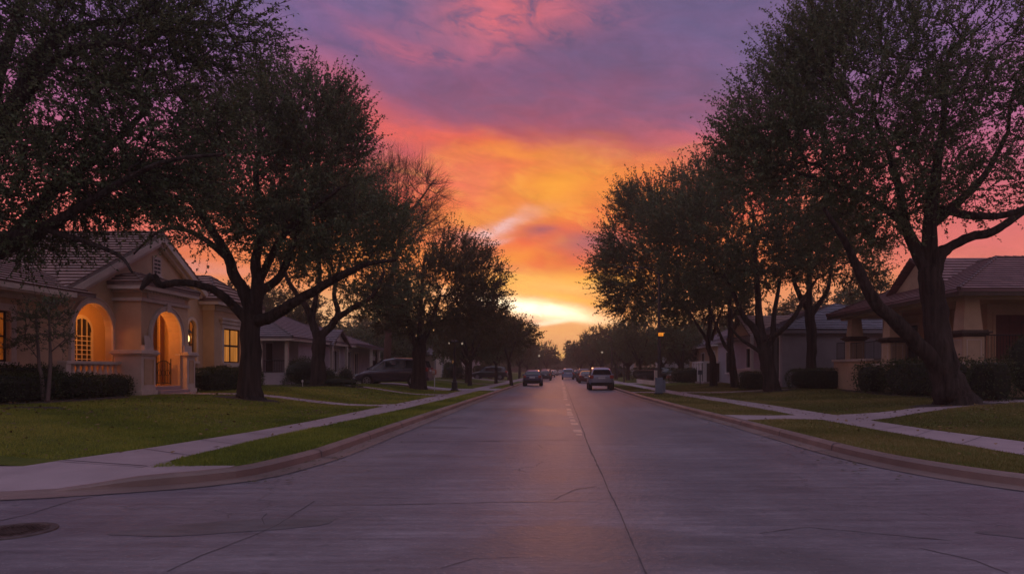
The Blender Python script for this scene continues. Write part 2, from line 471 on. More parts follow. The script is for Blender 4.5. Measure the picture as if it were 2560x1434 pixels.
    zone = X(ramp(nt, ee, [(P(850), 0.0), (P(740), .7), (P(480), 1.0), (P(400), .5), (P(330), 0.0)])) * X.m('EXPONENT', (az*az)*(-7.0))
    c = mixcol(nt, (1.0-cl)*zone*.6, c, L(232,80,62)); c = mixcol(nt, cl*zone*.28, c, L(255,168,50))
    zone2 = X(ramp(nt, ee, [(P(420), 0.0), (P(300), .6), (P(0), .6), (0.5, 0.0)]))
    c = mixcol(nt, (1.0-cl)*zone2*.6, c, L(92,88,124)); c = mixcol(nt, cl*zone2*.16, c, L(168,100,130))
    # smaller torn wisps
    tv = nt.nodes.new('ShaderNodeCombineXYZ'); nt.links.new((az*1.0 - el*.5).s, tv.inputs[0]); nt.links.new((el*2.6 + az*.6).s, tv.inputs[1])
    c2 = X(ramp(nt, noise(nt, mapping(nt, tv.outputs[0], (1, 1, 1), (7.7, 2.1, 0)), 17, 9, 0.66, 1.0), [(0.44, 0.0), (0.62, 1.0)]))
    c = mixcol(nt, (1.0-c2)*zone*.34, c, L(214,78,66)); c = mixcol(nt, c2*zone*cl*.55, c, L(255,186,84))
    # golden arc
    c = blob(c, 1260, 395, 170, 20, L(253,150,52), .8, .5, mid, .05)
    c = blob(c, 1200, 460, 120, 50, L(248,134,100), .55, .4, fine)
    c = blob(c, 1400, 470, 130, 60, L(254,166,48), .85, .4, mid, .2)
    c = blob(c, 1560, 440, 140, 24, L(252,140,58), .7, .4, fine, .3)
    c = blob(c, 1180, 545, 130, 30, L(253,160,66), .7, .5, fine, .1)
    c = blob(c, 1370, 585, 170, 34, L(240,92,58), .75, .5, fine, .1)
    c = blob(c, 1240, 565, 95, 15, L(250,205,205), .95, .8, fine, .35)
    c = blob(c, 1225, 600, 50, 9, L(246,205,205), .7, .8, fine, .3)
    c = blob(c, 1195, 640, 85, 40, L(172,88,98), .95, .3, fine, -.5)
    c = blob(c, 1365, 570, 46, 14, L(168,88,104), .9, .3, fine)
    c = blob(c, 1490, 612, 85, 34, L(160,92,108), 1.0, .3, fine)
    c = blob(c, 1290, 640, 80, 20, L(254,166,46), .8, .5, fine, .3)
    c = blob(c, 1400, 640, 130, 30, L(242,96,48), .7, .5, fine)
    c = blob(c, 1500, 705, 120, 26, L(254,176,50), .8, .4, mid)
    c = blob(c, 1300, 712, 90, 16, L(254,192,78), .8, .4, fine, .05)
    c = blob(c, 1430, 728, 120, 14, L(252,180,112), .6, .5, fine)
    c = blob(c, 1500, 768, 90, 12, L(247,140,70), .7, .3, mid, -.1)
    c = blob(c, 1420, 752, 110, 7, L(250,172,40), .9, .2, mid, -.16)
    c = blob(c, 1400, 840, 170, 28, L(246,176,112), .75, .2, mid)
    c = blob(c, 1310, 792, 70, 14, L(222,152,128), .7, .3, mid, -.1)
    c = blob(c, 1410, 880, 200, 18, L(252,198,92), .7)
    # the bright slot of clear sky above the horizon
    c = blob(c, 1380, 735, 230, 46, (1.15, .62, .13), .6, .3, mid, -.05)
    c = blob(c, 1320, 768, 185, 21, (2.0, 1.65, 1.1), 1.0, .3, fine, -.14, 1.5, .7)
    c = blob(c, 1385, 802, 70, 7, (1.4, 1.1, 0.75), .9, .3, fine, .09, 1.4, .3)
    # seen through the trees at the left: pale and gold low clouds
    c = blob(c, 520, 665, 130, 14, L(205,170,190), .8, .5, fine, 0, 1.4, .3)
    c = blob(c, 540, 640, 260, 36, L(250,130,60), .7, .3, mid)
    c = blob(c, 620, 560, 330, 50, L(248,120,82), .7, .4, mid)
    c = blob(c, 760, 770, 300, 60, L(250,200,140), .75, .3, mid)
    c = blob(c, 880, 640, 260, 50, L(252,150,58), .7, .3, mid)
    c = blob(c, 250, 560, 300, 60, L(238,110,100), .6, .4, mid)
    c = blob(c, 2000, 760, 300, 70, L(244,160,110), .65, .2, mid)
    c = blob(c, 2400, 600, 300, 60, L(228,116,116), .6, .3, fine)
    # soft streaks over everything so no patch is flat
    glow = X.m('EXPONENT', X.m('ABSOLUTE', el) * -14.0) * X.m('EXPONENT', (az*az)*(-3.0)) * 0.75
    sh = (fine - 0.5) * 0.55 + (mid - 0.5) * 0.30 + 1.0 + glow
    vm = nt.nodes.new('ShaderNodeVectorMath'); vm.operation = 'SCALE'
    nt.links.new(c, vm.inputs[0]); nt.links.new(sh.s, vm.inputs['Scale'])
    sky = nt.nodes.new('ShaderNodeTexSky'); sky.sky_type = 'NISHITA'; sky.sun_disc = False
    sky.sun_elevation = math.radians(SUN_EL); sky.sun_rotation = math.radians(SUN_AZ)
    sv = nt.nodes.new('ShaderNodeVectorMath'); sv.operation = 'SCALE'; sv.inputs['Scale'].default_value = 0.004
    nt.links.new(sky.outputs[0], sv.inputs[0])
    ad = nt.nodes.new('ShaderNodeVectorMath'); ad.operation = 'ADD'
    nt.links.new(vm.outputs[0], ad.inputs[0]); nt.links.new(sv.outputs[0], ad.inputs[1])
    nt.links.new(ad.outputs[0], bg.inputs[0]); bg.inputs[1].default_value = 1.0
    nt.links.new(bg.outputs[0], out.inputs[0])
    w.cycles.sampling_method = 'MANUAL'; w.cycles.sample_map_resolution = 1024
SUN_EL, SUN_AZ = 3.0, 0.0
make_world()

sun = bpy.data.lights.new('sun', 'SUN'); sun.energy = 0.12; sun.angle = math.radians(8); sun.color = (1.0, 0.30, 0.14)
so = bpy.data.objects.new('sun', sun); COL.objects.link(so)
so.rotation_euler = Vector((0, math.cos(math.radians(SUN_EL)), math.sin(math.radians(SUN_EL)))).to_track_quat('Z', 'Y').to_euler()
so.location = (0, 60, 40)

cam = bpy.data.cameras.new('camera'); co = bpy.data.objects.new('camera', cam); COL.objects.link(co); sc.camera = co
cam.sensor_width = 36.0; cam.lens = 36.0 * F / 2560.0
cam.shift_x = (1280 - VX) / 2560.0; cam.shift_y = (VY - 717) / 2560.0
co.location = (0, 0, EYE); co.rotation_euler = (math.pi/2, 0, 0)
cam.clip_start = 0.1; cam.clip_end = 5000

vs = sc.view_settings; sc.display_settings.display_device = 'sRGB'
vs.view_transform = 'Standard'; vs.look = 'None'; vs.exposure = 0; vs.gamma = 1
sc.cycles.max_bounces = 6; sc.cycles.diffuse_bounces = 3; sc.cycles.transparent_max_bounces = 8
sc.cycles.volume_bounces = 0
# ================================================================== ground
GL = [(-4.1, 420), (-4.1, 120), (-4.1, 40), (-4.08, 20), (-4.05, 13), (-4.06, 11.5), (-4.3, 9.75), (-4.62, 9.2), (-5.0, 8.87), (-5.8, 8.45), (-6.6, 8.15), (-8, 7.9), (-12, 7.7), (-45, 7.6)]
GR = [(4.2, 420), (4.2, 120), (4.2, 50), (4.3, 36), (4.55, 26), (4.85, 19), (4.97, 14.5), (5.05, 12), (5.3, 10.3), (5.9, 8.8), (6.9, 7.7), (8.4, 7.0), (12, 6.6), (45, 6.4)]
def resample(P, far=60):
    """Catmull-Rom through the points, dense near the camera"""
    P = [Vector((p[0], p[1])) for p in P]; out = []
    for i in range(len(P)-1):
        p0 = P[max(i-1, 0)]; p1 = P[i]; p2 = P[i+1]; p3 = P[min(i+2, len(P)-1)]
        L = (p2-p1).length
        n = 1 if (L > 60 or abs(p1.x) > 12 or i == 0) else max(2, min(24, int(L/0.35)))
        for k in range(n):
            t = k/n
            if n == 1: q = p1.lerp(p2, t)
            elif i <= 1 or L > 8 and i < 4: q = p1.lerp(p2, t)
            else:
                q = 0.5*((2*p1)+(p2-p0)*t+(2*p0-5*p1+4*p2-p3)*t*t+(3*p1-p0-3*p2+p3)*t*t*t)
            out.append(q)
    out.append(P[-1]); return out
KL, KR = resample(GL), resample(GR)
def kerb_h(p):
    if p.x < 0: return lerp(0.15, 0.03, sstep(5.1, 6.3, -p.x)) if p.y < 12 else 0.15
    return 0.15
def kerb(pts, side, name):
    """moulded kerb and gutter: one profile swept along the line"""
    m = MB(); rings = []
    for i, p in enumerate(pts):
        d = (pts[min(i+1, len(pts)-1)] - pts[max(i-1, 0)]).normalized()
        nrm = Vector((d.y, -d.x)) * side          # towards the lawn
        h = kerb_h(p)
        prof = [(-0.32, 0.006), (-0.05, 0.012), (0.0, 0.02 + h*0.0), (0.015, h*0.75), (0.05, h*0.97), (0.09, h+0.004), (0.17, h+0.006), (0.175, -0.1)]
        rings.append([(p.x + nrm.x*a, p.y + nrm.y*a, z) for a, z in prof])
    n = len(rings[0])
    for r in rings: m.v += r
    for i in range(len(rings)-1):
        for k in range(n-1):
            q = (i*n+k, i*n+k+1, (i+1)*n+k+1, (i+1)*n+k)
            m.f.append(q)
    return tag(m.build(name, M['kerb'], smooth=False), kind='structure')
# left line runs away->near->left ; lawn lies to its left(-x) ; for direction d=(0,-1): (d.y,-d.x)=(-1,0)
kerb(KL, 1, 'kerb'); kerb(KR, -1, 'kerb')
def offset_line(pts, side, dist):
    o = []
    for i, p in enumerate(pts):
        d = (pts[min(i+1, len(pts)-1)] - pts[max(i-1, 0)]).normalized()
        o.append(Vector((p.x + d.y*side*dist, p.y - d.x*side*dist)))
    return o
BL, BR = offset_line(KL, 1, 0.165), offset_line(KR, -1, 0.165)
def back_x(line, y):
    """x of the back of the kerb at distance y (straight part)"""
    for a, b in zip(line, line[1:]):
        if (a.y-y)*(b.y-y) <= 0 and a.y != b.y:
            return lerp(a.x, b.x, (y-a.y)/(b.y-a.y))
    return None

# base ground far and wide, with a dip for nothing: one sheet just under the road
m = MB(); m.quad((-600, -60, -0.06), (600, -60, -0.06), (600, 700, -0.06), (-600, 700, -0.06))
tag(m.build('ground', M['lawn']), kind='structure')
m = MB()
m.quad((-4.3, 9, 0), (4.9, 9, 0), (4.9, 420, 0), (-4.3, 420, 0))
m.quad((-70, -40, 0), (70, -40, 0), (70, 9, 0), (-70, 9, 0))
m.quad((4.9, 9, 0), (6.2, 9, 0), (6.2, 20, 0), (4.9, 20, 0))
m.quad((-6.0, 9, 0), (-4.3, 9, 0), (-4.3, 13, 0), (-6.0, 13, 0))
tag(m.build('road', M['road']), kind='structure')

ys = [9.6, 9.8, 10.2, 10.6, 11, 11.5, 12, 13, 14, 15, 16, 17, 18, 19, 20, 22, 24, 26, 28, 31, 34, 38, 42, 46, 50, 56, 64, 74, 90, 110, 140, 180, 240, 320, 420]
def strip(m, f0, f1, zf):
    for a, b in zip(ys, ys[1:]):
        m.quad((f0(a), a, zf(f0(a))), (f0(b), b, zf(f0(b))), (f1(b), b, zf(f1(b))), (f1(a), a, zf(f1(a))))
# left lawn and planting strip (one sheet), right the same
def lawn(side, line, name, ymin):
    m = MB()
    cols = [0, 1.0, 2.2, 3.0, 3.7, 4.5, 5.3, 6.1, 7.0, 8.0, 9.0, 10.5, 13, 18, 30, 90]
    for a, b in zip(ys, ys[1:]):
        if a < ymin: continue
        for c0, c1 in zip(cols, cols[1:]):
            def X_(y, c): return back_x(line, y) + side*c
            q = [(X_(a, c0), a), (X_(b, c0), b), (X_(b, c1), b), (X_(a, c1), a)]
            pts = [(x, y, gz(x) - 0.003) for x, y in q]
            m.poly(pts if side > 0 else pts[::-1])
    return tag(m.build(name, M['lawn'], smooth=True), kind='structure')
lawn(-1, BL, 'lawn', 9.6)
ysave = ys
ys = [8.9, 9.2] + ys
lawn(1, BR, 'lawn', 8.9)

# corner concrete at the left: kerb ramp and cross-street sidewalk
m = MB()
edge = [p for p in BL if p.x < -4.35 and p.y < 9.75]
top = []
for p in edge:
    ty = 9.62 if p.x > -5.75 else 10.25
    if p.x > -5.75: ty = max(p.y+0.06, 9.66)
    top.append((p.x, ty))
for i in range(len(edge)-1):
    a, b = edge[i], edge[i+1]; ta, tb = top[i], top[i+1]
    n = 5
    for k in range(n):
        def pt(e, t, s):
            y = lerp(e.y, t[1], s); return (e.x, y, lerp(kerb_h(e)+0.006, 0.1535, sstep(0, .6, s)))
        m.quad(pt(a, ta, k/n), pt(b, tb, k/n), pt(b, tb, (k+1)/n), pt(a, ta, (k+1)/n))
tag(m.build('sidewalk_corner', M['concrete'], smooth=True), kind='structure')

def ribbon(name, pts, mat, dz=0.007, sub=0.8):
    """pts: (xl,yl,xr,yr) stations ; follows the ground"""
    m = MB(); L = []
    for a, b in zip(pts, pts[1:]):
        d = math.hypot(b[0]-a[0], b[1]-a[1]); n = max(1, min(14, int(d/sub)))
        for k in range(n): L.append([lerp(a[i], b[i], k/n) for i in range(4)])
    L.append(list(pts[-1]))
    for a, b in zip(L, L[1:]):
        for s0, s1 in ((0, .5), (.5, 1)):
            def q(t, s):
                x = lerp(t[0], t[2], s); y = lerp(t[1], t[3], s); return (x, y, gz(x)+dz)
            m.quad(q(a, s0), q(a, s1), q(b, s1), q(b, s0))
    return tag(m.build(name, mat, smooth=True), kind='structure')
SWL = [(-7.45, 10.1, -5.8, 9.5), (-7.1, 12, -5.83, 11), (-6.75, 15, -5.85, 14.4), (-6.6, 18, -5.65, 18), (-6.6, 24, -5.45, 24), (-6.5, 36, -5.3, 36), (-6.4, 60, -5.2, 60), (-6.3, 400, -5.2, 400)]
SWR = [(7.55, 8.9, 8.95, 8.9), (7.35, 11, 8.8, 12.5), (7.2, 14, 8.4, 15.5), (7.1, 20, 8.3, 20), (6.9, 28, 8.1, 28), (6.3, 38, 7.5, 38), (6.0, 60, 7.2, 60), (6.0, 400, 7.2, 400)]
ribbon('sidewalk', SWL, M['concrete']); ribbon('sidewalk', SWR, M['concrete'])
# cross-street sidewalk going off to the left
# front walks and driveways
W = []
def walk(name, pts, dz=0.011): ribbon(name, pts, M['concrete'], dz); W.append(pts)
walk('front_path', [(-6.4, 25.4, -6.4, 27.2), (-7.4, 25.5, -7.4, 26.6), (-10, 25.4, -10, 26.4), (-14.9, 25.2, -14.9, 26.7)])
walk('front_path', [(-6.35, 36.4, -6.35, 38.6), (-8, 37.2, -8, 38.1), (-11, 38.6, -11, 39.5), (-14, 40.6, -14, 41.6), (-18, 41.2, -18, 42.2)])
walk('driveway', [(-4.28, 44.5, -4.28, 50.5), (-6.4, 45.2, -6.4, 49.8), (-12, 44.8, -12, 49.2), (-17, 44.8, -17, 49.2)], 0.010)
walk('driveway', [(-4.28, 84, -4.28, 90), (-14, 84, -14, 90)], 0.010)
walk('front_path', [(-6.3, 66, -6.3, 67.4), (-16, 66, -16, 67.4)])
walk('front_path', [(5.02, 18.4, 4.93, 20.6), (6.2, 18.8, 6.2, 20.3), (8.3, 18.3, 8.3, 20.6), (10.5, 20.2, 10.5, 21.5), (15.6, 22.9, 15.6, 24.2), (19, 24.2, 19, 25.6)])
walk('front_path', [(4.38, 40.5, 4.36, 42.6), (7.4, 40.4, 7.4, 42.4), (12, 39.6, 12, 40.8), (14, 39.6, 14, 40.8)])
walk('driveway', [(4.3, 68, 4.3, 73), (7.2, 68, 7.2, 73), (16, 68, 16, 73)], 0.010)
# mulch bed below the left hedges, round the bungalow tree
def bed(name, cx, cy, rx, ry, seed, dz=0.013, mat='soil'):
    m = MB(); r = random.Random(seed); n = 40
    ring = []
    for k in range(n):
        a = 2*math.pi*k/n; j = 1 + 0.10*math.sin(3*a+seed) + r.uniform(-.03, .03)
        x, y = cx + rx*j*math.cos(a), cy + ry*j*math.sin(a); ring.append((x, y, gz(x)+dz))
    for k in range(n):
        for s0, s1 in ((0, .5), (.5, 1)):
            def q(p, s): x = lerp(cx, p[0], s); y = lerp(cy, p[1], s); return (x, y, gz(x)+dz)
            a, b = ring[k], ring[(k+1) % n]
            if s0 == 0: m.poly([q(a, 0), q(a, s1), q(b, s1)])
            else: m.quad(q(a, s0), q(a, s1), q(b, s1), q(b, s0))
    BEDS.append((cx, cy, rx, ry))
    return tag(m.build(name, M[mat], smooth=True), kind='structure')
BEDS = []
bed('soil_bed', -11.05, 23.9, 1.15, 0.75, 1); bed('soil_bed', -15.2, 20.4, 1.6, 3.2, 2); bed('soil_bed', -13.6, 38.2, 3.0, 1.6, 3)
bed('soil_bed', 13.1, 22.4, 1.6, 0.8, 5); bed('soil_bed', 11.9, 38.4, 1.2, 0.9, 6); bed('soil_bed', -12.6, 16.3, 0.7, 0.4, 8)
bed('soil_bed', 16.0, 30.5, 2.0, 7.0, 9)

# road joints and cracks, as thin dark lines lying on the road
def gp(px, py, z=0.0):
    Y = (EYE - z)*F/(py - VY); return Vector(((px-VX)*Y/F, Y))
def line_on_road(name, pts, w, mat, wob=0.0, seed=0, z=0.004, step=0.12):
    r = random.Random(seed); P = []
    for a, b in zip(pts, pts[1:]):
        n = max(1, int((b-a).length/step))
        for k in range(n): P.append(a.lerp(b, k/n))
    P.append(pts[-1])
    off = 0; m = MB(); prev = None
    for i, p in enumerate(P):
        d = (P[min(i+1, len(P)-1)] - P[max(i-1, 0)]).normalized(); nrm = Vector((-d.y, d.x))
        off = off*0.85 + r.uniform(-wob, wob)
        ww = w*r.uniform(0.35, 1.3) if wob else w
        c = p + nrm*off
        cur = ((c.x-nrm.x*ww/2, c.y-nrm.y*ww/2, z), (c.x+nrm.x*ww/2, c.y+nrm.y*ww/2, z))
        if prev: m.quad(prev[0], prev[1], cur[1], cur[0])
        prev = cur
    return tag(m.build(name, mat), kind='structure')
line_on_road('road_joint', [gp(1615, 1434), gp(1570, 1330), gp(1535, 1250), gp(1520, 1222), gp(1505, 1185)], 0.016, M['crack'], 0.003, 1)
line_on_road('road_joint', [gp(1505, 1185), gp(1480, 1133), gp(1466, 1098), gp(1455, 1070), gp(1432, 1010), gp(1412, 958)], 0.028, M['crack'], 0.004, 2)
line_on_road('road_joint', [gp(1455, 1099), gp(1290, 1101), gp(1000, 1104)], 0.03, M['crack'], 0.008, 3)
line_on_road('road_joint', [gp(1500, 1255), gp(1385, 1252), gp(1280, 1254), gp(900, 1262), gp(690, 1265)], 0.016, M['crack'], 0.006, 4)
line_on_road('road_crack', [gp(1490, 1215), gp(1440, 1222), gp(1400, 1238), gp(1385, 1248)], 0.014, M['crack'], 0.012, 5)
line_on_road('road_crack', [gp(420, 1428), gp(500, 1388), gp(600, 1350), gp(690, 1315), gp(750, 1275), gp(790, 1252)], 0.012, M['crack'], 0.012, 6)
line_on_road('road_crack', [gp(660, 1310), gp(655, 1295), gp(662, 1283)], 0.014, M['crack'], 0.012, 7)
line_on_road('road_crack', [gp(-20, 1305), gp(80, 1282), gp(180, 1250), gp(260, 1235), gp(420, 1222)], 0.02, M['crack'], 0.008, 8)
line_on_road('road_joint', [gp(1100, 1420), gp(1180, 1395), gp(1300, 1392)], 0.010, M['crack'], 0.01, 9)
line_on_road('road_crack', [gp(1900, 1332), gp(2020, 1318), gp(2200, 1335), gp(2380, 1352)], 0.014, M['crack'], 0.015, 10)
line_on_road('road_crack', [gp(2520, 1432), gp(2440, 1400), gp(2300, 1370)], 0.014, M['crack'], 0.015, 11)
line_on_road('road_joint', [gp(1290, 1000), gp(1150, 1010)], 0.05, M['crack'], 0.01, 12)
# gutter seams between the gutter pan and the road
line_on_road('gutter_seam', [p for p in offset_line(KL, 1, -0.34) if p.y < 60 and p.x > -14], 0.022, M['crack'], 0.004, 21, 0.013)
line_on_road('gutter_seam', [p for p in offset_line(KR, -1, -0.34) if p.y < 60 and p.x < 14], 0.018, M['crack'], 0.004, 22, 0.013)
# pale sealed line beside the crack
line_on_road('sealed_joint', [gp(1285, 1253.5), gp(1385, 1253), gp(1412, 1254)], 0.022, M['mark'], 0.004, 13, 0.008)
# worn centre-line patches
rr = random.Random(4); k = 0
line = [(1450, 1088), (1443, 1071), (1437, 1060), (1428, 1040), (1425, 1030), (1420, 1016), (1417, 1005), (1414, 993), (1411, 978), (1408, 962), (1405, 950)]
def along(y):
    for a, b in zip(line, line[1:]):
        if (a[1]-y)*(b[1]-y) <= 0: return lerp(a[0], b[0], (y-a[1])/(b[1]-a[1]))
m = MB(); y = 1088.0
while y > 951:
    h = (y-925)*rr.uniform(.018, .045) + .3
    x = along(y) ; hw = 9*(y-925)/160 + 1.2
    p = gp(x, y); p2 = gp(along(max(950.2, y-h)) , y-h)
    w0 = hw*p.y/F*rr.uniform(.7, 1.1); w1 = w0*rr.uniform(.8, 1.1)
    jx = rr.uniform(-.3, .3)*w0
    if rr.random() < .86:
        n = 5; a = []; b = []
        for i in range(n):
            t = i/(n-1); a.append((lerp(p.x-w0, p.x+w0, t)+jx, p.y+rr.uniform(-.04, .04)*p.y/20, 0.0045)); b.append((lerp(p2.x-w1, p2.x+w1, t)+jx, p2.y+rr.uniform(-.04, .04)*p.y/20, 0.0045))
        m.poly(a + b[::-1])
    y -= h*rr.uniform(1.12, 1.9)
tag(m.build('road_marking', M['mark']), kind='structure')
# old repair patch and dark oil stain in the foreground lane
def flat_patch(name, cx, cy, rx, ry, rot, mat, z, seed):
    r = random.Random(seed); m = MB(); n = 46; P = []
    for k in range(n):
        a = 2*math.pi*k/n; j = 1+.10*math.sin(2*a+seed)+.06*math.sin(5*a+2*seed)+r.uniform(-.02, .02)
        x, y = rx*j*math.cos(a), ry*j*math.sin(a); P.append((cx+x*math.cos(rot)-y*math.sin(rot), cy+x*math.sin(rot)+y*math.cos(rot), z))
    m.poly(P); tag(m.build(name, mat), kind='structure')
M['patch'] = pmat('old_asphalt_patch', (0.105, 0.098, 0.11), 0.38, .3, 2.2, .5, 30, stretch=(1, 3, 1), bdist=.01)
flat_patch('road_patch', -3.15, 6.55, .95, .28, .35, M['patch'], .0035, 3)
flat_patch('road_patch', 4.6, 6.2, .8, .22, -.2, M['patch'], .0035, 5)
# sidewalk joints
def joints(name, S, y0, y1, step):
    m = MB(); y = y0
    while y < y1:
        for a, b in zip(S, S[1:]):
            if a[1] <= y < b[1]:
                t = (y-a[1])/(b[1]-a[1]); xl = lerp(a[0], b[0], t); xr = lerp(a[2], b[2], t); yr = lerp(a[3], b[3], t)
                z = gz(xl)+0.0105
                m.quad((xl, y, z), (xr, yr, z), (xr, yr+0.028, z), (xl, y+0.028, z)); break
        y += step
    tag(m.build(name, M['crack']), kind='structure')
joints('sidewalk_joint', SWL, 10.2, 70, 1.5); joints('sidewalk_joint', SWR, 9.4, 70, 1.5)
def kj(line, side, ys_):
    m = MB()
    for y in ys_:
        bx = back_x(line, y)
        if bx is None: continue
        x1 = bx - side*0.62
        pr = [(0.17, .0075), (.09, .0055), (.05, .0015), (.012, -.030), (0, -.125), (-.32, -.140)]
        pts = [(bx - side*(0.165-a) + 0, y, .15 + b_ + 0.003) for a, b_ in pr]
        for a, b in zip(pts, pts[1:]): m.quad(a, b, (b[0]-side*.002, b[1]+.035, b[2]), (a[0]-side*.002, a[1]+.035, a[2]))
    tag(m.build('kerb_joint', M['crack']), kind='structure')
kj(BL, -1, [11.6, 14.6, 17.6, 20.6, 23.7, 27, 30]); kj(BR, 1, [12.6, 15.4, 18.4, 21.4, 24.5, 27.5, 31])

# grass blades
def in_ribbon(x, y, S, pad=0.0):
    ins = np.zeros(len(x), bool)
    for a, b in zip(S, S[1:]):
        P = np.array([(a[0], a[1]), (a[2], a[3]), (b[2], b[3]), (b[0], b[1])])
        c = P.mean(0); P = c + (P-c)*(1.0)
        s = None; ok_p = np.ones(len(x), bool); ok_n = np.ones(len(x), bool)
        for i in range(4):
            p, q = P[i], P[(i+1) % 4]
            cr = (q[0]-p[0])*(y-p[1]) - (q[1]-p[1])*(x-p[0])
            ok_p &= cr >= -0.001; ok_n &= cr <= 0.001
        ins |= (ok_p | ok_n)
    return ins
def gz_np(x):
    ax = np.abs(x)
    def ss(a, b, v): t = np.clip((v-a)/(b-a), 0, 1); return t*t*(3-2*t)
    return np.where(x < 0, 0.15+0.45*ss(7.2, 12.5, ax), 0.15+0.27*ss(8.6, 14.5, ax))
def grass(name, side, line, y0, y1, width, dens, hgt, wid, seed, label, ymax_x=None):
    r = np.random.default_rng(seed)
    N = int((y1-y0)*width*dens)
    y = r.uniform(y0, y1, N); u = r.uniform(0.0, width, N)
    bl = sorted([(p.y, p.x) for p in line if abs(p.x) < 6.6]); by = np.array([b[0] for b in bl]); bx = np.array([b[1] for b in bl])
    x = np.interp(y, by, bx) + side*(u+0.02)
    keep = np.ones(N, bool)
    for S in [SWL, SWR] + W: keep &= ~in_ribbon(x, y, S)
    for cx, cy, rx, ry in BEDS: keep &= ((x-cx)/rx)**2 + ((y-cy)/ry)**2 > 1
    if side < 0: keep &= ~((x < -5.7) & (y < 10.28)); keep &= ~((x > -5.85) & (y < 9.45+0.25*np.clip((x+5.8)/1.3, 0, 1)))
    # in view only
    keep &= (x > -0.84*y-0.6) & (x < 0.70*y+0.6)
    # patchy cover
    pn = np.sin(x*1.7+np.sin(y*1.1)*1.3)*np.sin(y*1.3+1.1*np.sin(x*0.9)) + 0.5*np.sin(x*5.1+y*3.7)*np.sin(y*4.3-x*2.2)
    keep &= r.uniform(0, 1, N) < np.clip(0.8+0.3*pn, 0.3, 1)
    x, y, pn = x[keep], y[keep], pn[keep]; n = len(x); z = gz_np(x)
    a = r.uniform(0, 2*np.pi, n); h = hgt*r.uniform(.5, 1.25, n)*(1+.15*pn); w = wid*r.uniform(.6, 1.3, n)
    lx = r.normal(0, .45, n)*h; ly = r.normal(0, .45, n)*h
    V = np.empty((n, 3, 3))
    V[:, 0] = np.stack([x-np.cos(a)*w, y-np.sin(a)*w, z-.004], 1); V[:, 1] = np.stack([x+np.cos(a)*w, y+np.sin(a)*w, z-.004], 1)
    V[:, 2] = np.stack([x+lx, y+ly, z+h], 1)
    dry = np.sin(x*.61+2.1*np.sin(y*.43))*np.sin(y*.52+x*.21)
    tone = np.clip(.42+.14*pn+.30*dry+r.normal(0, .17, n), 0, 1)
    o = np_mesh(name, V.reshape(-1, 3), None, M['blade' if side < 0 else 'blade_dry'], k=3, rnd=tone)
    return tag(o, label, 'grass', kind='stuff')
grass('grass', -1, BL, 9.4, 16, 8.5, 3000, .040, .0045, 1, 'short green lawn grass nearest the left street corner')
grass('grass', -1, BL, 16, 30, 13, 900, .045, .009, 2, 'lawn grass round the big tree before the arched house')
grass('grass', -1, BL, 30, 60, 13, 240, .055, .02, 3, 'farther lawn grass before the grey bungalow')
grass('grass', 1, BR, 8.9, 16, 7, 3000, .040, .0045, 4, 'dry lawn grass nearest the camera on the right verge')
grass('grass', 1, BR, 16, 30, 15, 900, .045, .009, 5, 'lawn grass before the tan porch house')
grass('grass', 1, BR, 30, 60, 12, 240, .055, .02, 6, 'farther right lawn grass round the lamp pole')

# manhole cover at the left edge of the frame
M['patch_iron'] = pmat('worn_iron', (0.10, 0.075, 0.07), 0.5, 0.4, 14, .4, 40, metal=.5)
mc = thing('manhole_cover', 'round iron manhole cover in the road at lower left corner', 'manhole cover', (-5.1, 6.35, 0.004))
m = MB(); m.lathe((-5.1, 6.35, 0), [(0.36, 0.001), (0.355, 0.012), (0.30, 0.014), (0.295, 0.004)], 40); m.build('ring', M['patch_iron'], mc)
m = MB(); m.lathe((-5.1, 6.35, 0), [(0.285, 0.002), (0.283, 0.010), (0.20, 0.011), (0.19, 0.007), (0.13, 0.007), (0.12, 0.011), (0.01, 0.011)], 40)
for i in range(-5, 6):
    for j in range(-5, 6):
        if (i*i+j*j) < 27: m.box(-5.1+i*.048-.012, -5.1+i*.048+.012, 6.35+j*.048-.012, 6.35+j*.048+.012, .008, .016)
m.build('lid', pmat('rusty_iron', (0.06, 0.035, 0.028), 0.6, 0.4, 12, metal=.4), mc)
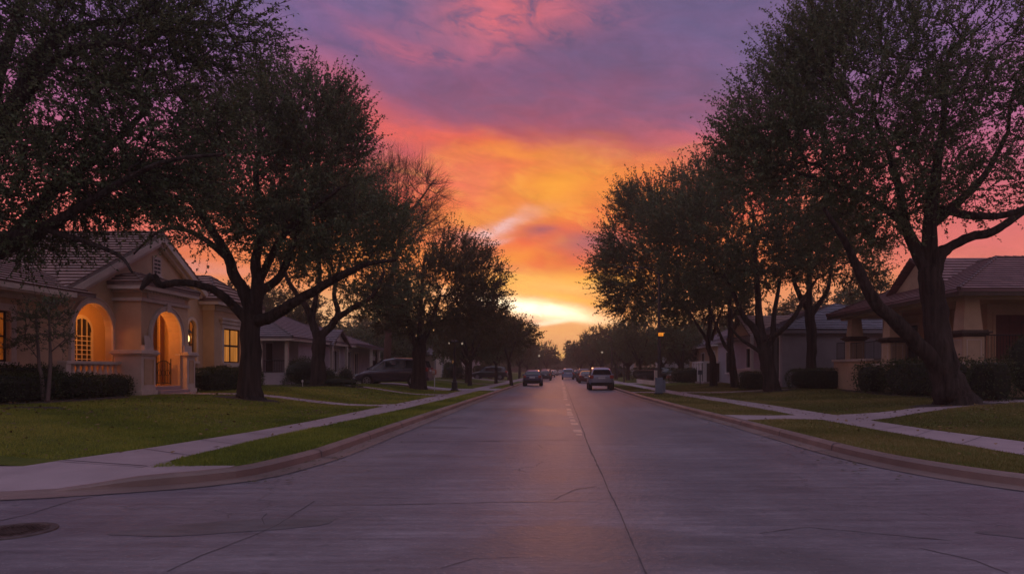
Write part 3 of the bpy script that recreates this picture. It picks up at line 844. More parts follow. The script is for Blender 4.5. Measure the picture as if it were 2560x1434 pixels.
# small litter and fallen leaves by the kerbs
def scatter_leaves():
    r = np.random.default_rng(5); n = 420
    side = r.integers(0, 2, n)
    y = 8.8 + r.gamma(1.3, 9, n); x = np.where(side == 0, -4.15+np.abs(r.normal(0, .35, n)), 4.9-np.abs(r.normal(0, .35, n))-.02*(y-9))
    s = r.uniform(.015, .035, n); a = r.uniform(0, 6.28, n)
    V = np.empty((n, 4, 3))
    for k in range(4):
        b = a + k*np.pi/2; V[:, k] = np.stack([x+np.cos(b)*s*(1.5 if k % 2 else .8), y+np.sin(b)*s*(1.5 if k % 2 else .8), .02+r.uniform(0, .012, n)], 1)
    o = np_mesh('fallen_leaves', V.reshape(-1, 3), None, M['leaf_warm'], k=4, rnd=r.uniform(0, 1, n))
    tag(o, 'scattered fallen leaves lying in the gutters', 'leaves', kind='stuff')
scatter_leaves()
def lawn_leaves():
    r = np.random.default_rng(9); n = 5200
    c = r.integers(0, 5, n); cx = np.array([-10.5, -15, 12.5, 11.5, -8])[c]; cy = np.array([23, 16, 22, 34, 34])[c]
    x = cx+r.normal(0, 3.6, n); y = np.maximum(cy+r.normal(0, 5.5, n), 10.4); k = (np.abs(x) > 5.6) & (x > -16.2) & (x < 15.5); x, y = x[k], y[k]; n = len(x)
    s = r.uniform(.02, .045, n); a = r.uniform(0, 6.28, n); z = gz_np(x)+.02+r.uniform(0, .03, n); t = r.normal(0, .012, (n, 4))
    V = np.empty((n, 4, 3))
    for q in range(4):
        b = a+q*np.pi/2; m_ = 1.5 if q % 2 else .8
        V[:, q] = np.stack([x+np.cos(b)*s*m_, y+np.sin(b)*s*m_, z+t[:, q]], 1)
    tag(np_mesh('fallen_leaves', V.reshape(-1, 3), None, M['leaf_fallen'], k=4, rnd=r.uniform(0, 1, n)), 'brown fallen leaves scattered over lawns and sidewalks', 'leaves', kind='stuff')
lawn_leaves()
# ================================================================== trees
def polyline_nodes(pts, step=0.35):
    """pts: list of (Vector, radius) -> densified, slightly crooked"""
    out = []
    for (a, ra), (b, rb) in zip(pts, pts[1:]):
        n = max(1, int((b-a).length/step))
        for k in range(n): out.append((a.lerp(b, k/n), lerp(ra, rb, k/n)))
    out.append(pts[-1]); return out

def smooth_path(pts):
    """Catmull-Rom over (Vector, r)"""
    if len(pts) < 3: return pts
    o = []
    for i in range(len(pts)-1):
        p0 = pts[max(i-1, 0)]; p1 = pts[i]; p2 = pts[i+1]; p3 = pts[min(i+2, len(pts)-1)]
        for k in range(4):
            t = k/4
            f = lambda a, b, c, d: 0.5*((2*b)+(c-a)*t+(2*a-5*b+4*c-d)*t*t+(3*b-a-3*c+d)*t*t*t)
            o.append((f(p0[0], p1[0], p2[0], p3[0]), max(0.01, lerp(p1[1], p2[1], t))))
    o.append(pts[-1]); return o

def tubes_np(chains, name, mat, parent, sides):
    """chains: list of (pts Nx3, radii N) -> a single mesh of continuous tubes"""
    V = []; Fc = []; base = 0
    for P, R in chains:
        P = np.asarray(P, float); R = np.asarray(R, float); n = len(P)
        s = sides if R[0] > 0.05 else (4 if R[0] > 0.015 else 3)
        T = np.empty_like(P); T[1:-1] = P[2:]-P[:-2]; T[0] = P[1]-P[0]; T[-1] = P[-1]-P[-2]
        T /= np.linalg.norm(T, axis=1)[:, None]+1e-9
        ref = np.array([1.0, 0.17, 0.05]) if abs(T[0][0]) < .8 else np.array([0.1, 1.0, 0.05])
        U = ref-T*(T@ref)[:, None]; U /= np.linalg.norm(U, axis=1)[:, None]+1e-9
        W_ = np.cross(T, U)
        a = 2*np.pi*np.arange(s)/s
        ring = P[:, None, :] + R[:, None, None]*(U[:, None, :]*np.cos(a)[None, :, None] + W_[:, None, :]*np.sin(a)[None, :, None])
        V.append(ring.reshape(-1, 3))
        i = np.arange(n-1)[:, None]; k = np.arange(s)[None, :]; k2 = (k+1) % s
        q = np.stack([np.broadcast_to(x, (n-1, s)) for x in (base+i*s+k, base+i*s+k2, base+(i+1)*s+k2, base+(i+1)*s+k)], -1).reshape(-1, 4)
        Fc.append(q); base += n*s
    V = np.concatenate(V); Fc = np.concatenate(Fc)
    me = bpy.data.meshes.new(name); off = np.array(OFF[parent.name])
    me.vertices.add(len(V)); me.vertices.foreach_set('co', (V-off).astype(np.float32).ravel())
    me.loops.add(Fc.size); me.loops.foreach_set('vertex_index', Fc.astype(np.int32).ravel())
    me.polygons.add(len(Fc)); me.polygons.foreach_set('loop_start', np.arange(0, Fc.size, 4, dtype=np.int32))
    me.polygons.foreach_set('loop_total', np.full(len(Fc), 4, dtype=np.int32))
    me.update(calc_edges=True); me.shade_smooth(); me.materials.append(mat)
    o = bpy.data.objects.new(name, me); COL.objects.link(o); o.parent = parent; OFF[o.name] = OFF[parent.name]
    return o

def tree(label, cat, base, stems, blobs, tips=400, twigs=5, twig_len=0.8, lpt=12, leaf=0.10, seed=1, up=0.35,
         group=None, name='oak_tree', mat='leaf', bark='bark', bare=False, tip_r=0.009, shell=0.45, droop=0.0, hue=0.0, cut=None):
    """stems: list of polylines [(Vector, r)...]; the first is the trunk. blobs: [(centre, rx, ry, rz, weight)]"""
    r = np.random.default_rng(seed); pr = random.Random(seed)
    root = thing(name, label, cat, base, group)
    pos = []; par = []; fixed = []; pathd = []
    chains = []
    for si, st in enumerate(stems):
        st = smooth_path([(Vector(p), q) for p, q in st])
        nodes = polyline_nodes(st, 0.4)
        pp = []
        for j, (p, q) in enumerate(nodes):
            w = 0.06*q if j > 1 else 0
            pp.append((p + Vector((pr.uniform(-w, w), pr.uniform(-w, w), pr.uniform(-w, w)))*1.5, q))
        chains.append(([tuple(p) for p, q in pp], [q*(1+pr.uniform(-.06, .06)) for p, q in pp]))
        # only the upper part of a stem carries branches
        tot = len(pp); start = int(tot*(0.75 if si == 0 else 0.25))
        prev = -1
        for j, (p, q) in enumerate(pp):
            if j < start: continue
            pos.append(tuple(p)); par.append(prev if j > start else -1); fixed.append(q); pathd.append(j*0.4*0.4)
            prev = len(pos)-1
    # attraction points in the crown
    ws = np.array([b[4] for b in blobs]); ws = ws/ws.sum(); T = []; cen = []
    while len(T) < tips:
        b = blobs[r.choice(len(blobs), p=ws)]
        d = r.normal(size=3); d /= np.linalg.norm(d)
        rad = (r.uniform(0, 1)**(1/3)) if r.uniform() > shell else r.uniform(.82, 1.08)
        p = np.array(b[0]) + d*rad*np.array(b[1:4])
        if p[2] < 2.0: continue
        if cut and not cut(p): continue
        T.append(p); cen.append(np.array(b[0]))
    T = np.array(T); cen = np.array(cen)
    P0 = np.array(pos)
    dmin = np.array([np.min(np.linalg.norm(P0-t, axis=1)) for t in T]); order = np.argsort(dmin)
    pos = np.zeros((tips*14+len(P0), 3)); n = len(P0); pos[:n] = P0
    pd = np.zeros(len(pos)); pd[:n] = pathd
    par = par + [0]*(len(pos)-n); fix = fixed + [0.0]*(len(pos)-n)
    tipidx = []
    for ti in order:
        t = T[ti]
        D = np.linalg.norm(pos[:n]-t, axis=1)
        j = int(np.argmin(D + 0.12*pd[:n])); dist = D[j]
        k = int(min(10, max(1, dist/0.55)))
        a = pos[j].copy(); perp = r.normal(size=3)*dist*0.09
        sag = np.array([0, 0, -0.10*dist])
        prev = j
        for s in range(1, k+1):
            f = s/k
            q = a*(1-f)+t*f + (perp+sag)*math.sin(math.pi*f) + r.normal(size=3)*0.035
            pos[n] = q; pd[n] = pd[prev]+dist/k; par[n] = prev; prev = n; n += 1
        tipidx.append((prev, ti))
    # pipe-model radii
    acc = np.zeros(n); child = [[] for _ in range(n)]
    for i in range(n):
        if par[i] >= 0: child[par[i]].append(i)
    rad = np.zeros(n); e = 2.15
    for i in range(n-1, len(P0)-1, -1):
        s = acc[i] if acc[i] > 0 else tip_r**e
        rad[i] = s**(1/e); acc[par[i]] += s
    for i in range(len(P0)): rad[i] = fix[i]
    # chains along the thickest child
    for i in range(n):
        for c in child[i]:
            if c < len(P0): continue
            main = i >= len(P0) and c == max(child[i], key=lambda q: rad[q])
            if main: continue
            ch = [i, c]
            while child[ch[-1]]:
                ch.append(max(child[ch[-1]], key=lambda q: rad[q]))
            R = [rad[q] for q in ch]; R[0] = min(rad[i], R[1]*1.15)
            chains.append(([pos[q] for q in ch], R))
    # twigs and leaves
    cc = np.average(np.array([b[0] for b in blobs]), axis=0, weights=ws)
    src = [(pos[i], pos[i]-pos[par[i]], twigs) for i, ti in tipidx]
    for i in range(len(P0), n):
        if rad[i] < 0.035 and child[i] and r.uniform() < .55: src.append((pos[i], pos[i]-pos[par[i]], max(1, twigs//3)))
    TP = []; TD = []; TL = []
    for p, d, k in src:
        out = p-cc; out = out/(np.linalg.norm(out)+1e-6); d = d/(np.linalg.norm(d)+1e-6)
        for _ in range(k):
            v = 0.55*d + 0.45*out + np.array([0, 0, up]) + r.normal(size=3)*0.33
            TP.append(p); TD.append(v/np.linalg.norm(v)); TL.append(twig_len*r.uniform(.45, 1.35))
    TP = np.array(TP); TD = np.array(TD); TL = np.array(TL)
    bend = np.stack([r.normal(0, .12, len(TP)), r.normal(0, .12, len(TP)), r.normal(.06-droop, .12, len(TP))], 1)
    def tw(f): return TP + TD*(TL*f)[:, None] + bend*(TL*f*f)[:, None]
    tr = 0.0055 if not bare else 0.009
    a0, a1, a2 = tw(0), tw(.5), tw(1.0)
    step = 1 if (bare or len(TP) < 6000) else 2
    for i in range(0, len(TP), step): chains.append(((a0[i], a1[i], a2[i]), (tr*1.3, tr, tr*.5)))
    if bare:   # finer side twigs
        for i in range(len(TP)):
            for f in (.35, .6, .8):
                b = tw(f)[i] if False else TP[i]+TD[i]*TL[i]*f+bend[i]*TL[i]*f*f
                v = TD[i]*.7+r.normal(size=3)*.45; L = TL[i]*.5*r.uniform(.5, 1.2)
                chains.append(((b, b+v*L*.5, b+v*L+np.array([0, 0, .1*L])), (tr*.7, tr*.55, tr*.3)))
    tubes_np(chains, 'trunk', M[bark], root, 10)
    if not bare:
        nl = len(TP)*lpt
        idx = np.repeat(np.arange(len(TP)), lpt)
        f = r.uniform(.08, 1.06, nl)
        c = TP[idx] + TD[idx]*(TL[idx]*f)[:, None] + bend[idx]*(TL[idx]*f*f)[:, None]
        dirv = TD[idx]*0.5 + r.normal(size=(nl, 3))*0.6 + np.array([0, 0, -.15]); dirv /= np.linalg.norm(dirv, axis=1)[:, None]
        side = np.cross(dirv, r.normal(size=(nl, 3))); side /= np.linalg.norm(side, axis=1)[:, None]+1e-9
        L = leaf*r.uniform(.6, 1.3, nl); Wd = L*r.uniform(.26, .36, nl)
        nm = np.cross(dirv, side)
        V = np.empty((nl, 4, 3))
        V[:, 0] = c; V[:, 1] = c + dirv*(L*.5)[:, None] + side*Wd[:, None] + nm*(L*.10)[:, None]
        V[:, 2] = c + dirv*L[:, None] - nm*(L*.1)[:, None]; V[:, 3] = c + dirv*(L*.45)[:, None] - side*Wd[:, None] + nm*(L*.10)[:, None]
        cl = np.sin(c[:, 0]*1.1+seed)*np.sin(c[:, 1]*.9+1.3*seed)*np.sin(c[:, 2]*1.3)
        tone = np.clip(.45+hue+.25*cl+r.normal(0, .22, nl), 0, 1)
        np_mesh('crown', V.reshape(-1, 3), None, M[mat], root, k=4, rnd=tone)
    return root

def pt(px, py, Y): return at(px, py, Y)
def S(Y, *pts):
    """stem from photo points at the tree's distance: (px, py, r[, dY])"""
    return [(pt(p[0], p[1], Y+(p[3] if len(p) > 3 else 0)), p[2]) for p in pts]
def B(Y, px, py, rx, rz, w=1, dy=0, ry=None):
    """crown lobe: radii in photo px at the distance Y"""
    k = Y/F
    return (tuple(pt(px, py, Y+dy)), rx*k, (ry if ry is not None else rx*k*.9), rz*k, w)

# ---- L1: the big tree on the left lawn
Y = 24.0; bx = at(627, 1003, Y)
bx.z = gz(bx.x)
tree('large dark spreading tree on the left lawn with one long low limb reaching left', 'tree', bx,
    [S(Y, (627, 1012, .62), (627, 1000, .50), (625, 960, .40), (626, 880, .35), (626, 800, .34), (632, 760, .33)),
     S(Y, (632, 790, .24), (612, 730, .22, -.1), (585, 690, .19, -.3), (570, 640, .16, -.5), (520, 560, .12, -.8), (480, 500, .09, -1.2), (440, 420, .06, -1.6)),
     S(Y, (630, 780, .26), (645, 720, .22), (640, 650, .18, .3), (655, 560, .14, .6), (640, 450, .11, .9), (650, 350, .08, .8), (640, 260, .05, .6)),
     S(Y, (630, 805, .26), (680, 790, .20, -.2), (740, 752, .17, -.5), (790, 725, .15, -.8), (850, 690, .13, -1.2), (920, 660, .08, -1.6), (990, 650, .04, -2)),
     S(Y, (618, 800, .20), (585, 765, .155, -.2), (540, 728, .135, -.5), (490, 710, .125, -.8), (440, 706, .12, -1.1), (400, 712, .12, -1.3), (384, 690, .13, -1.4), (368, 702, .12, -1.5), (352, 724, .05, -1.6)),
     S(Y, (650, 730, .17), (700, 690, .14, .5), (730, 620, .12, .9), (770, 520, .10, 1.2), (790, 420, .07, 1.4), (800, 330, .04, 1.4)),
     S(Y, (650, 700, .14, .4), (700, 600, .11, -.4), (760, 540, .09, -1), (850, 470, .06, -1.6)),
     S(Y, (575, 650, .13, -.4), (500, 590, .09, .2), (430, 570, .07, .6), (380, 590, .05, .9), (330, 640, .03, 1.2))],
    [B(Y, 640, 440, 180, 150, 3), B(Y, 740, 320, 140, 115, 2.4), B(Y, 790, 410, 115, 170, 2.2), B(Y, 835, 300, 45, 70, .5), B(Y, 610, 350, 120, 100, 1.2), B(Y, 520, 520, 150, 90, 1.2, -1), B(Y, 840, 560, 120, 100, 1.5, -1),
     B(Y, 730, 580, 140, 70, 1.2), B(Y, 960, 590, 60, 70, .4, -1.5), B(Y, 640, 250, 50, 50, .3)],
    tips=950, twigs=5, twig_len=1.0, lpt=27, leaf=.080, seed=11, up=.4)

# ---- L0: trunk outside the frame, crown hanging over the left of the picture
Y = 14.5; bx = Vector((-14.6, 14.2, gz(-14.6)))
tree('nearest huge tree at the far left whose branches hang over the top left corner', 'tree', bx,
    [[(Vector((-14.6, 14.2, .3)), .62), (Vector((-14.5, 14.2, 1.5)), .42), (Vector((-14.1, 14.3, 2.8)), .38), (Vector((-13.6, 14.4, 3.6)), .36)],
     [(Vector((-13.7, 14.4, 3.4)), .32), (pt(-60, 640, 14.5), .27), (pt(30, 605, 14.3), .20), (pt(120, 565, 14), .12), (pt(230, 500, 13.6), .075), (pt(330, 440, 13.3), .055), (pt(430, 400, 13), .04), (pt(560, 385, 12.8), .025)],
     [(Vector((-13.6, 14.4, 3.5)), .30), (pt(-40, 400, 14.6), .22), (pt(40, 260, 14.6), .16), (pt(110, 120, 14.8), .12), (pt(230, 60, 15), .08), (pt(420, 55, 15.2), .06), (pt(560, 60, 15.3), .035)],
     [(pt(-40, 420, 14.6), .18), (pt(0, 180, 15.5), .12), (pt(60, 0, 16), .09), (pt(120, -120, 16), .06)],
     [(pt(60, 250, 14.6), .10), (pt(150, 140, 14), .08), (pt(280, 110, 13.6), .06), (pt(400, 150, 13.4), .035)],
     [(pt(30, 600, 14.3), .14), (pt(130, 480, 15), .11), (pt(260, 380, 15.5), .08), (pt(380, 260, 16), .05)],
     [(pt(120, 575, 14), .07), (pt(230, 610, 13.6), .05), (pt(300, 640, 13.4), .035), (pt(330, 680, 13.2), .02)]],
    [B(Y, 60, 200, 240, 190, 2.6), B(Y, 300, 120, 220, 120, 2.4), B(Y, 500, 80, 170, 75, 1.3), B(Y, 130, 430, 230, 110, 2.6), B(Y, 380, 330, 190, 120, 1.9), B(Y, 350, 470, 170, 60, 1.2),
     B(Y, 60, 560, 130, 60, 1.0), B(Y, -150, 250, 200, 200, .9), B(Y, 200, -80, 260, 80, 1)],
    tips=1250, twigs=4, twig_len=.85, lpt=20, leaf=.068, seed=23, up=.12, droop=.05)

# ---- L2: second tree, before the bungalow
Y = 37.5; bx = at(795, 963, Y); bx.z = gz(bx.x)
tree('forked dark tree between the grey bungalow and the big lawn tree', 'tree', bx,
    [S(Y, (795, 972, .60), (795, 955, .46), (796, 900, .36), (797, 850, .35), (797, 830, .34)),
     S(Y, (793, 836, .24), (778, 800, .20), (768, 770, .17, -.3), (745, 740, .14, -.6), (715, 690, .11, -1), (690, 620, .08)),
     S(Y, (780, 800, .16), (790, 740, .13, .3), (800, 680, .11, .6), (790, 600, .09, .8), (800, 500, .05)),
     S(Y, (800, 840, .24), (830, 812, .20), (845, 780, .15, .3), (835, 735, .12, .6), (850, 660, .09, .8), (860, 560, .05)),
     S(Y, (835, 800, .18), (880, 770, .14, -.5), (930, 740, .11, -1), (960, 680, .07, -1.4))],
    [B(Y, 800, 570, 130, 130, 2.4), B(Y, 900, 620, 120, 120, 2), B(Y, 950, 720, 90, 70, 1.2), B(Y, 720, 610, 90, 90, 1), B(Y, 870, 500, 90, 70, 1), B(Y, 960, 560, 60, 60, .5)],
    tips=560, twigs=4, twig_len=1.15, lpt=30, leaf=.102, seed=31, up=.35, mat='leaf')

# ---- L3: tree before the parked van
Y = 43.6; bx = at(1046, 962, Y); bx.z = gz(bx.x)
tree('bushy tree whose trunk stands in front of the parked minivan', 'tree', bx,
    [S(Y, (1046, 974, .62), (1046, 955, .48), (1047, 910, .42), (1048, 870, .42), (1048, 858, .40)),
     S(Y, (1042, 862, .24), (1028, 838, .19), (1020, 800, .14, -.3), (1000, 740, .09, -.5)),
     S(Y, (1050, 864, .24), (1066, 835, .18), (1078, 800, .13, .3), (1100, 740, .09, .5)),
     S(Y, (1048, 860, .18), (1050, 800, .14, .5), (1055, 720, .10, .9), (1060, 650, .06))],
    [B(Y, 1060, 730, 120, 90, 2.2), B(Y, 1150, 710, 95, 95, 2), B(Y, 1120, 640, 70, 50, .9), B(Y, 980, 770, 80, 60, 1), B(Y, 1190, 780, 70, 60, .9), B(Y, 1050, 800, 90, 40, .9), B(Y, 1195, 690, 55, 50, .6)],
    tips=720, twigs=4, twig_len=1.15, lpt=30, leaf=.1025, seed=41, up=.35, mat='leaf_warm')

# ---- bare tree behind
Y = 52.0; bx = at(965, 955, Y); bx.z = gz(bx.x)
tree('leafless tree with fine reddish twigs rising behind the leafy ones', 'bare tree', bx,
    [S(Y, (965, 960, .38), (968, 900, .28), (972, 800, .24), (975, 700, .20)),
     S(Y, (975, 720, .16), (985, 640, .13), (960, 560, .10), (950, 480, .07), (940, 410, .03)),
     S(Y, (975, 700, .16), (1000, 600, .13), (1020, 540, .10), (1050, 500, .07), (1085, 450, .03)),
     S(Y, (990, 640, .10), (1030, 590, .08), (1070, 560, .05), (1100, 540, .025))],
    [B(Y, 1000, 490, 105, 75, 3), B(Y, 1050, 560, 52, 40, 1.2), B(Y, 930, 470, 60, 70, 1)],
    tips=420, twigs=5, twig_len=1.15, seed=43, up=.5, bare=True, bark='bark_red', tip_r=.012, name='bare_tree', shell=.6)

# ---- right: the big leaning two-stemmed tree
Y = 22.6; bx = at(2380, 1012, Y); bx.z = gz(bx.x)
tree('biggest tree on the right with a leaning double trunk before the porch house', 'tree', bx,
    [S(Y, (2392, 1022, .85), (2386, 1000, .62), (2368, 950, .50), (2352, 880, .42), (2340, 800, .40), (2330, 720, .36), (2322, 670, .33)),
     S(Y, (2372, 965, .34), (2335, 905, .28, -.1), (2290, 855, .26, -.3), (2240, 805, .235, -.5), (2195, 765, .21, -.7), (2165, 715, .17, -.9), (2140, 660, .14, -1.1), (2110, 600, .10, -1.4), (2060, 520, .06, -1.8)),
     S(Y, (2330, 700, .28), (2345, 640, .26), (2375, 618, .16), (2425, 592, .15, -.3), (2480, 580, .14, -.5), (2520, 555, .12, -.6), (2600, 500, .08)),
     S(Y, (2326, 690, .28), (2290, 620, .21, .2), (2262, 560, .17, .4), (2250, 480, .13, .6), (2220, 380, .09, .8), (2180, 280, .05)),
     S(Y, (2330, 660, .27), (2322, 580, .22, -.2), (2330, 500, .18, -.3), (2345, 400, .14, -.4), (2360, 280, .09), (2370, 130, .05)),
     S(Y, (2330, 560, .18), (2400, 500, .14, .4), (2460, 440, .11, .8), (2520, 330, .07, 1)),
     S(Y, (2260, 560, .13), (2180, 500, .10, .6), (2080, 460, .08, 1), (1980, 430, .05, 1.2)),
     S(Y, (2340, 520, .15), (2440, 540, .12, -.8), (2540, 530, .09, -1.4), (2640, 470, .06, -2))],
    [B(Y, 2180, 270, 230, 170, 3), B(Y, 2330, 150, 270, 190, 3), B(Y, 2060, 380, 190, 110, 1.8), B(Y, 2480, 300, 220, 190, 2.2), B(Y, 2230, 450, 170, 100, 1.6), B(Y, 1950, 300, 110, 95, 1.5), B(Y, 1900, 400, 110, 80, 1.1), B(Y, 2010, 160, 90, 90, 1.1), B(Y, 2060, 60, 80, 80, .7),
     B(Y, 2130, 110, 130, 110, 1), B(Y, 2440, 470, 150, 60, .7), B(Y, 2350, -80, 320, 120, 1.3), B(Y, 2150, 560, 110, 60, .7), B(Y, 2650, 150, 160, 250, .9)],
    tips=1900, twigs=4, twig_len=.98, lpt=27, leaf=.080, seed=53, up=.35)

# ---- right: R2, R3, R4, R5
Y = 38.4; bx = at(1925, 978, Y); bx.z = gz(bx.x)
tree('stout forked tree in front of the white framed window at right', 'tree', bx,
    [S(Y, (1932, 988, .60), (1930, 975, .50), (1922, 930, .40), (1912, 880, .36), (1908, 850, .36)),
     S(Y, (1902, 855, .24), (1885, 820, .20), (1862, 795, .16), (1845, 760, .13), (1820, 700, .09)),
     S(Y, (1908, 850, .26), (1898, 800, .22), (1895, 740, .18), (1890, 660, .13), (1880, 560, .08)),
     S(Y, (1918, 862, .22), (1932, 840, .18), (1935, 790, .13), (1950, 700, .09)),
     S(Y, (1925, 845, .17), (1960, 820, .14, -.4), (1990, 785, .12, -.6), (2010, 745, .10, -.8), (2040, 700, .06, -1)),
     S(Y, (1915, 895, .14), (1890, 872, .11, -.3), (1850, 845, .08, -.5), (1825, 815, .05, -.7))],
    [B(Y, 1900, 570, 190, 130, 3), B(Y, 1780, 590, 140, 110, 2), B(Y, 2020, 560, 140, 110, 2), B(Y, 1850, 450, 130, 70, 1.2), B(Y, 1700, 560, 90, 70, .8), B(Y, 1980, 680, 110, 45, .7), B(Y, 1790, 690, 120, 50, 1)],
    tips=1050, twigs=4, twig_len=1.15, lpt=30, leaf=.102, seed=61, up=.3)
Y = 40.8; bx = at(2028, 958, Y); bx.z = gz(bx.x)
tree('slim straight tree growing behind the clipped hedge by the blue grey wall', 'tree', bx,
    [S(Y, (2028, 965, .40), (2028, 930, .30), (2029, 860, .28), (2026, 800, .30), (2022, 765, .28)),
     S(Y, (2020, 775, .18), (2000, 740, .15), (1985, 700, .12), (1980, 640, .08)),
     S(Y, (2022, 770, .20), (2024, 700, .16), (2022, 620, .12), (2020, 540, .07)),
     S(Y, (2026, 790, .18), (2050, 755, .15), (2070, 720, .12), (2080, 660, .09), (2100, 600, .05))],
    [B(Y, 2040, 600, 100, 90, 2), B(Y, 2130, 640, 80, 70, 1.5), B(Y, 2160, 700, 60, 40, .7), B(Y, 1990, 650, 60, 50, .6)],
    tips=330, twigs=6, twig_len=.75, lpt=10, leaf=.12, seed=67, up=.3)
Y = 46.5; bx = at(1835, 968, Y); bx.z = gz(bx.x)
tree('thin dark trunk with a raised limb by the cream picket panels at right', 'tree', bx,
    [S(Y, (1838, 975, .36), (1836, 950, .28), (1830, 900, .24), (1826, 860, .22), (1826, 800, .18), (1822, 740, .14), (1815, 680, .10)),
     S(Y, (1828, 880, .15), (1812, 862, .13), (1800, 835, .10), (1785, 800, .08), (1760, 740, .05)),
     S(Y, (1826, 800, .12), (1850, 760, .10), (1860, 700, .07), (1870, 640, .04))],
    [B(Y, 1720, 640, 150, 110, 3), B(Y, 1620, 600, 105, 105, 2.4), B(Y, 1580, 680, 90, 60, 1.4), B(Y, 1700, 520, 130, 70, 1.4), B(Y, 1600, 520, 70, 50, .9), B(Y, 1640, 750, 110, 40, 1.1), B(Y, 1545, 640, 48, 60, .7), B(Y, 1800, 700, 110, 60, 1), B(Y, 1760, 480, 110, 60, 1), B(Y, 1560, 740, 60, 45, .7)],
    tips=1000, twigs=4, twig_len=1.2, lpt=32, leaf=.108, seed=71, up=.25, mat='leaf')
Y = 52.0; bx = at(1782, 955, Y); bx.z = gz(bx.x)
tree('small leaning trunk beside the pale porch house with open lower limbs', 'tree', bx,
    [S(Y, (1784, 965, .34), (1783, 930, .27), (1780, 890, .24), (1770, 860, .21), (1776, 800, .17), (1772, 740, .12)),
     S(Y, (1774, 870, .16), (1762, 840, .13), (1745, 815, .10), (1725, 780, .07)),
     S(Y, (1778, 850, .14), (1795, 800, .11), (1810, 760, .08))],
    [B(Y, 1760, 740, 110, 60, 2), B(Y, 1690, 760, 80, 50, 1.3), B(Y, 1820, 770, 70, 50, .8)],
    tips=330, twigs=6, twig_len=.9, lpt=11, leaf=.145, seed=73, up=.25, mat='leaf_warm')

# ---- prototypes for the rows behind: each copied, turned and scaled
def proto(seed, h, w, label, leaf=.2, tips=300, name='street_tree', mat='leaf', low=.22):
    r = random.Random(seed)
    t0 = h*low
    st = [[(Vector((0, 0, -.1)), .40), (Vector((0, 0, .5)), .29), (Vector((.1, 0, t0)), .25), (Vector((0, .1, t0*1.5)), .22)]]
    for k in range(5):
        a = k*1.257+r.uniform(-.3, .3); c, s = math.cos(a), math.sin(a)
        st.append([(Vector((0, 0, t0*1.1)), .16), (Vector((c*w*.15, s*w*.15, h*.40)), .12), (Vector((c*w*.30, s*w*.30, h*.58)), .08), (Vector((c*w*.36, s*w*.36, h*.78)), .04)])
    bl = [((0, 0, h*.64), w*.42, w*.42, h*.30, 2.6)]
    for k in range(7):
        a = k*.9+r.uniform(-.3, .3); q = r.uniform(.45, .75)
        bl.append(((math.cos(a)*w*.30, math.sin(a)*w*.30, h*q), w*.23, w*.23, h*.19, 1))
    return tree(label, 'tree', Vector((0, 0, 0)), st, bl, tips=tips, twigs=5, twig_len=h*.085, lpt=11, leaf=leaf, seed=seed, up=.3, group=None, name=name, mat=mat)
pa = proto(101, 9.0, 9.0, 'p', .20, 420, mat='leaf_warm')
pb = proto(102, 8.0, 8.5, 'p', .20, 420)
pc = proto(103, 10.0, 9.5, 'p', .20, 460, mat='leaf_warm')
pd_ = proto(104, 11.0, 9.0, 'p', .22, 440)
first = {id(p): True for p in (pa, pb, pc, pd_)}
def plant(p, px, Y, h_px_top, w=1.0, label='', rz=0.0, group='street trees lining the road into the distance', H=None):
    X0 = (px-VX)*Y/F; z0 = gz(X0)
    top = EYE + (VY-h_px_top)*Y/F
    H0 = {pa: 9.0, pb: 8.0, pc: 10.0, pd_: 11.0}[p]
    s = (top-z0)/H0*.97
    loc = (X0, Y, z0); scl = (s*w, s*w, s)
    if first[id(p)]:
        first[id(p)] = False; p.location = loc; p.scale = scl; p.rotation_euler = (0, 0, rz); p['label'] = label; t = p
    else:
        t = copy_tree(p, loc, rz, scl, label)
    t['group'] = group
    return t
# left side of the street, going away
plant(pa, 1175, 58, 690, .6, 'rusty green tree arching over the left sidewalk beside the lamp post', .3)
plant(pb, 1168, 66, 780, .85, 'low dark tree behind the lamp post on the left', 2.1)
plant(pc, 1240, 70, 765, .72, 'tree with a thin trunk at the left kerb behind the dark blue car', 1.2)
plant(pb, 1150, 78, 760, 1.0, 'dark tree behind the gabled white porch on the left', 3.9)
plant(pd_, 1272, 92, 790, .8, 'left street tree just past the dark blue car', 2.8)
plant(pa, 1225, 96, 800, 1.1, 'rounded tree in the yards behind the left street row', 4.4)
plant(pc, 1298, 112, 816, .72, 'left street tree above the green car', 5.1)
plant(pb, 1318, 135, 846, .8, 'small tree at the narrowing end of the left row', .9)
plant(pd_, 1300, 140, 850, 1.2, 'broad tree low behind the left row of parked cars', 3.3)
plant(pa, 1366, 165, 846, .72, 'round topped tree standing at the end of the street left of the glow', 0)
plant(pc, 1340, 190, 868, 1.2, 'farthest tree of the left row, half hidden', 2.2)
# right side
plant(pc, 1700, 72, 800, .9, 'dark rounded tree behind the lamp pole sign', 1.9)
plant(pa, 1655, 82, 812, 1.0, 'tree left of the lamp pole over the low wall', .4)
plant(pd_, 1600, 78, 770, .85, 'right street tree behind the silver car', 4.8)
plant(pb, 1570, 92, 815, 1.0, 'low tree with pale glints behind the utility pole', 1.1)
plant(pc, 1540, 104, 800, .8, 'right street tree near the utility pole', 3.1)
plant(pd_, 1502, 118, 806, .85, 'tree with a spiky top over the maroon car', 5.6)
plant(pa, 1478, 132, 830, .8, 'right street tree above the pale blue van', 2.5)
plant(pb, 1452, 150, 842, .8, 'right street tree nearest the glow in the middle', 0.2)
plant(pc, 1446, 180, 860, .9, 'far tree closing the right row', 4.1)
plant(pb, 1404, 230, 893, 1.3, 'tiny tree at the very end of the road', 1.4)
plant(pa, 1385, 250, 888, 1.0, 'far tree at the vanishing point, left one', 1.0)
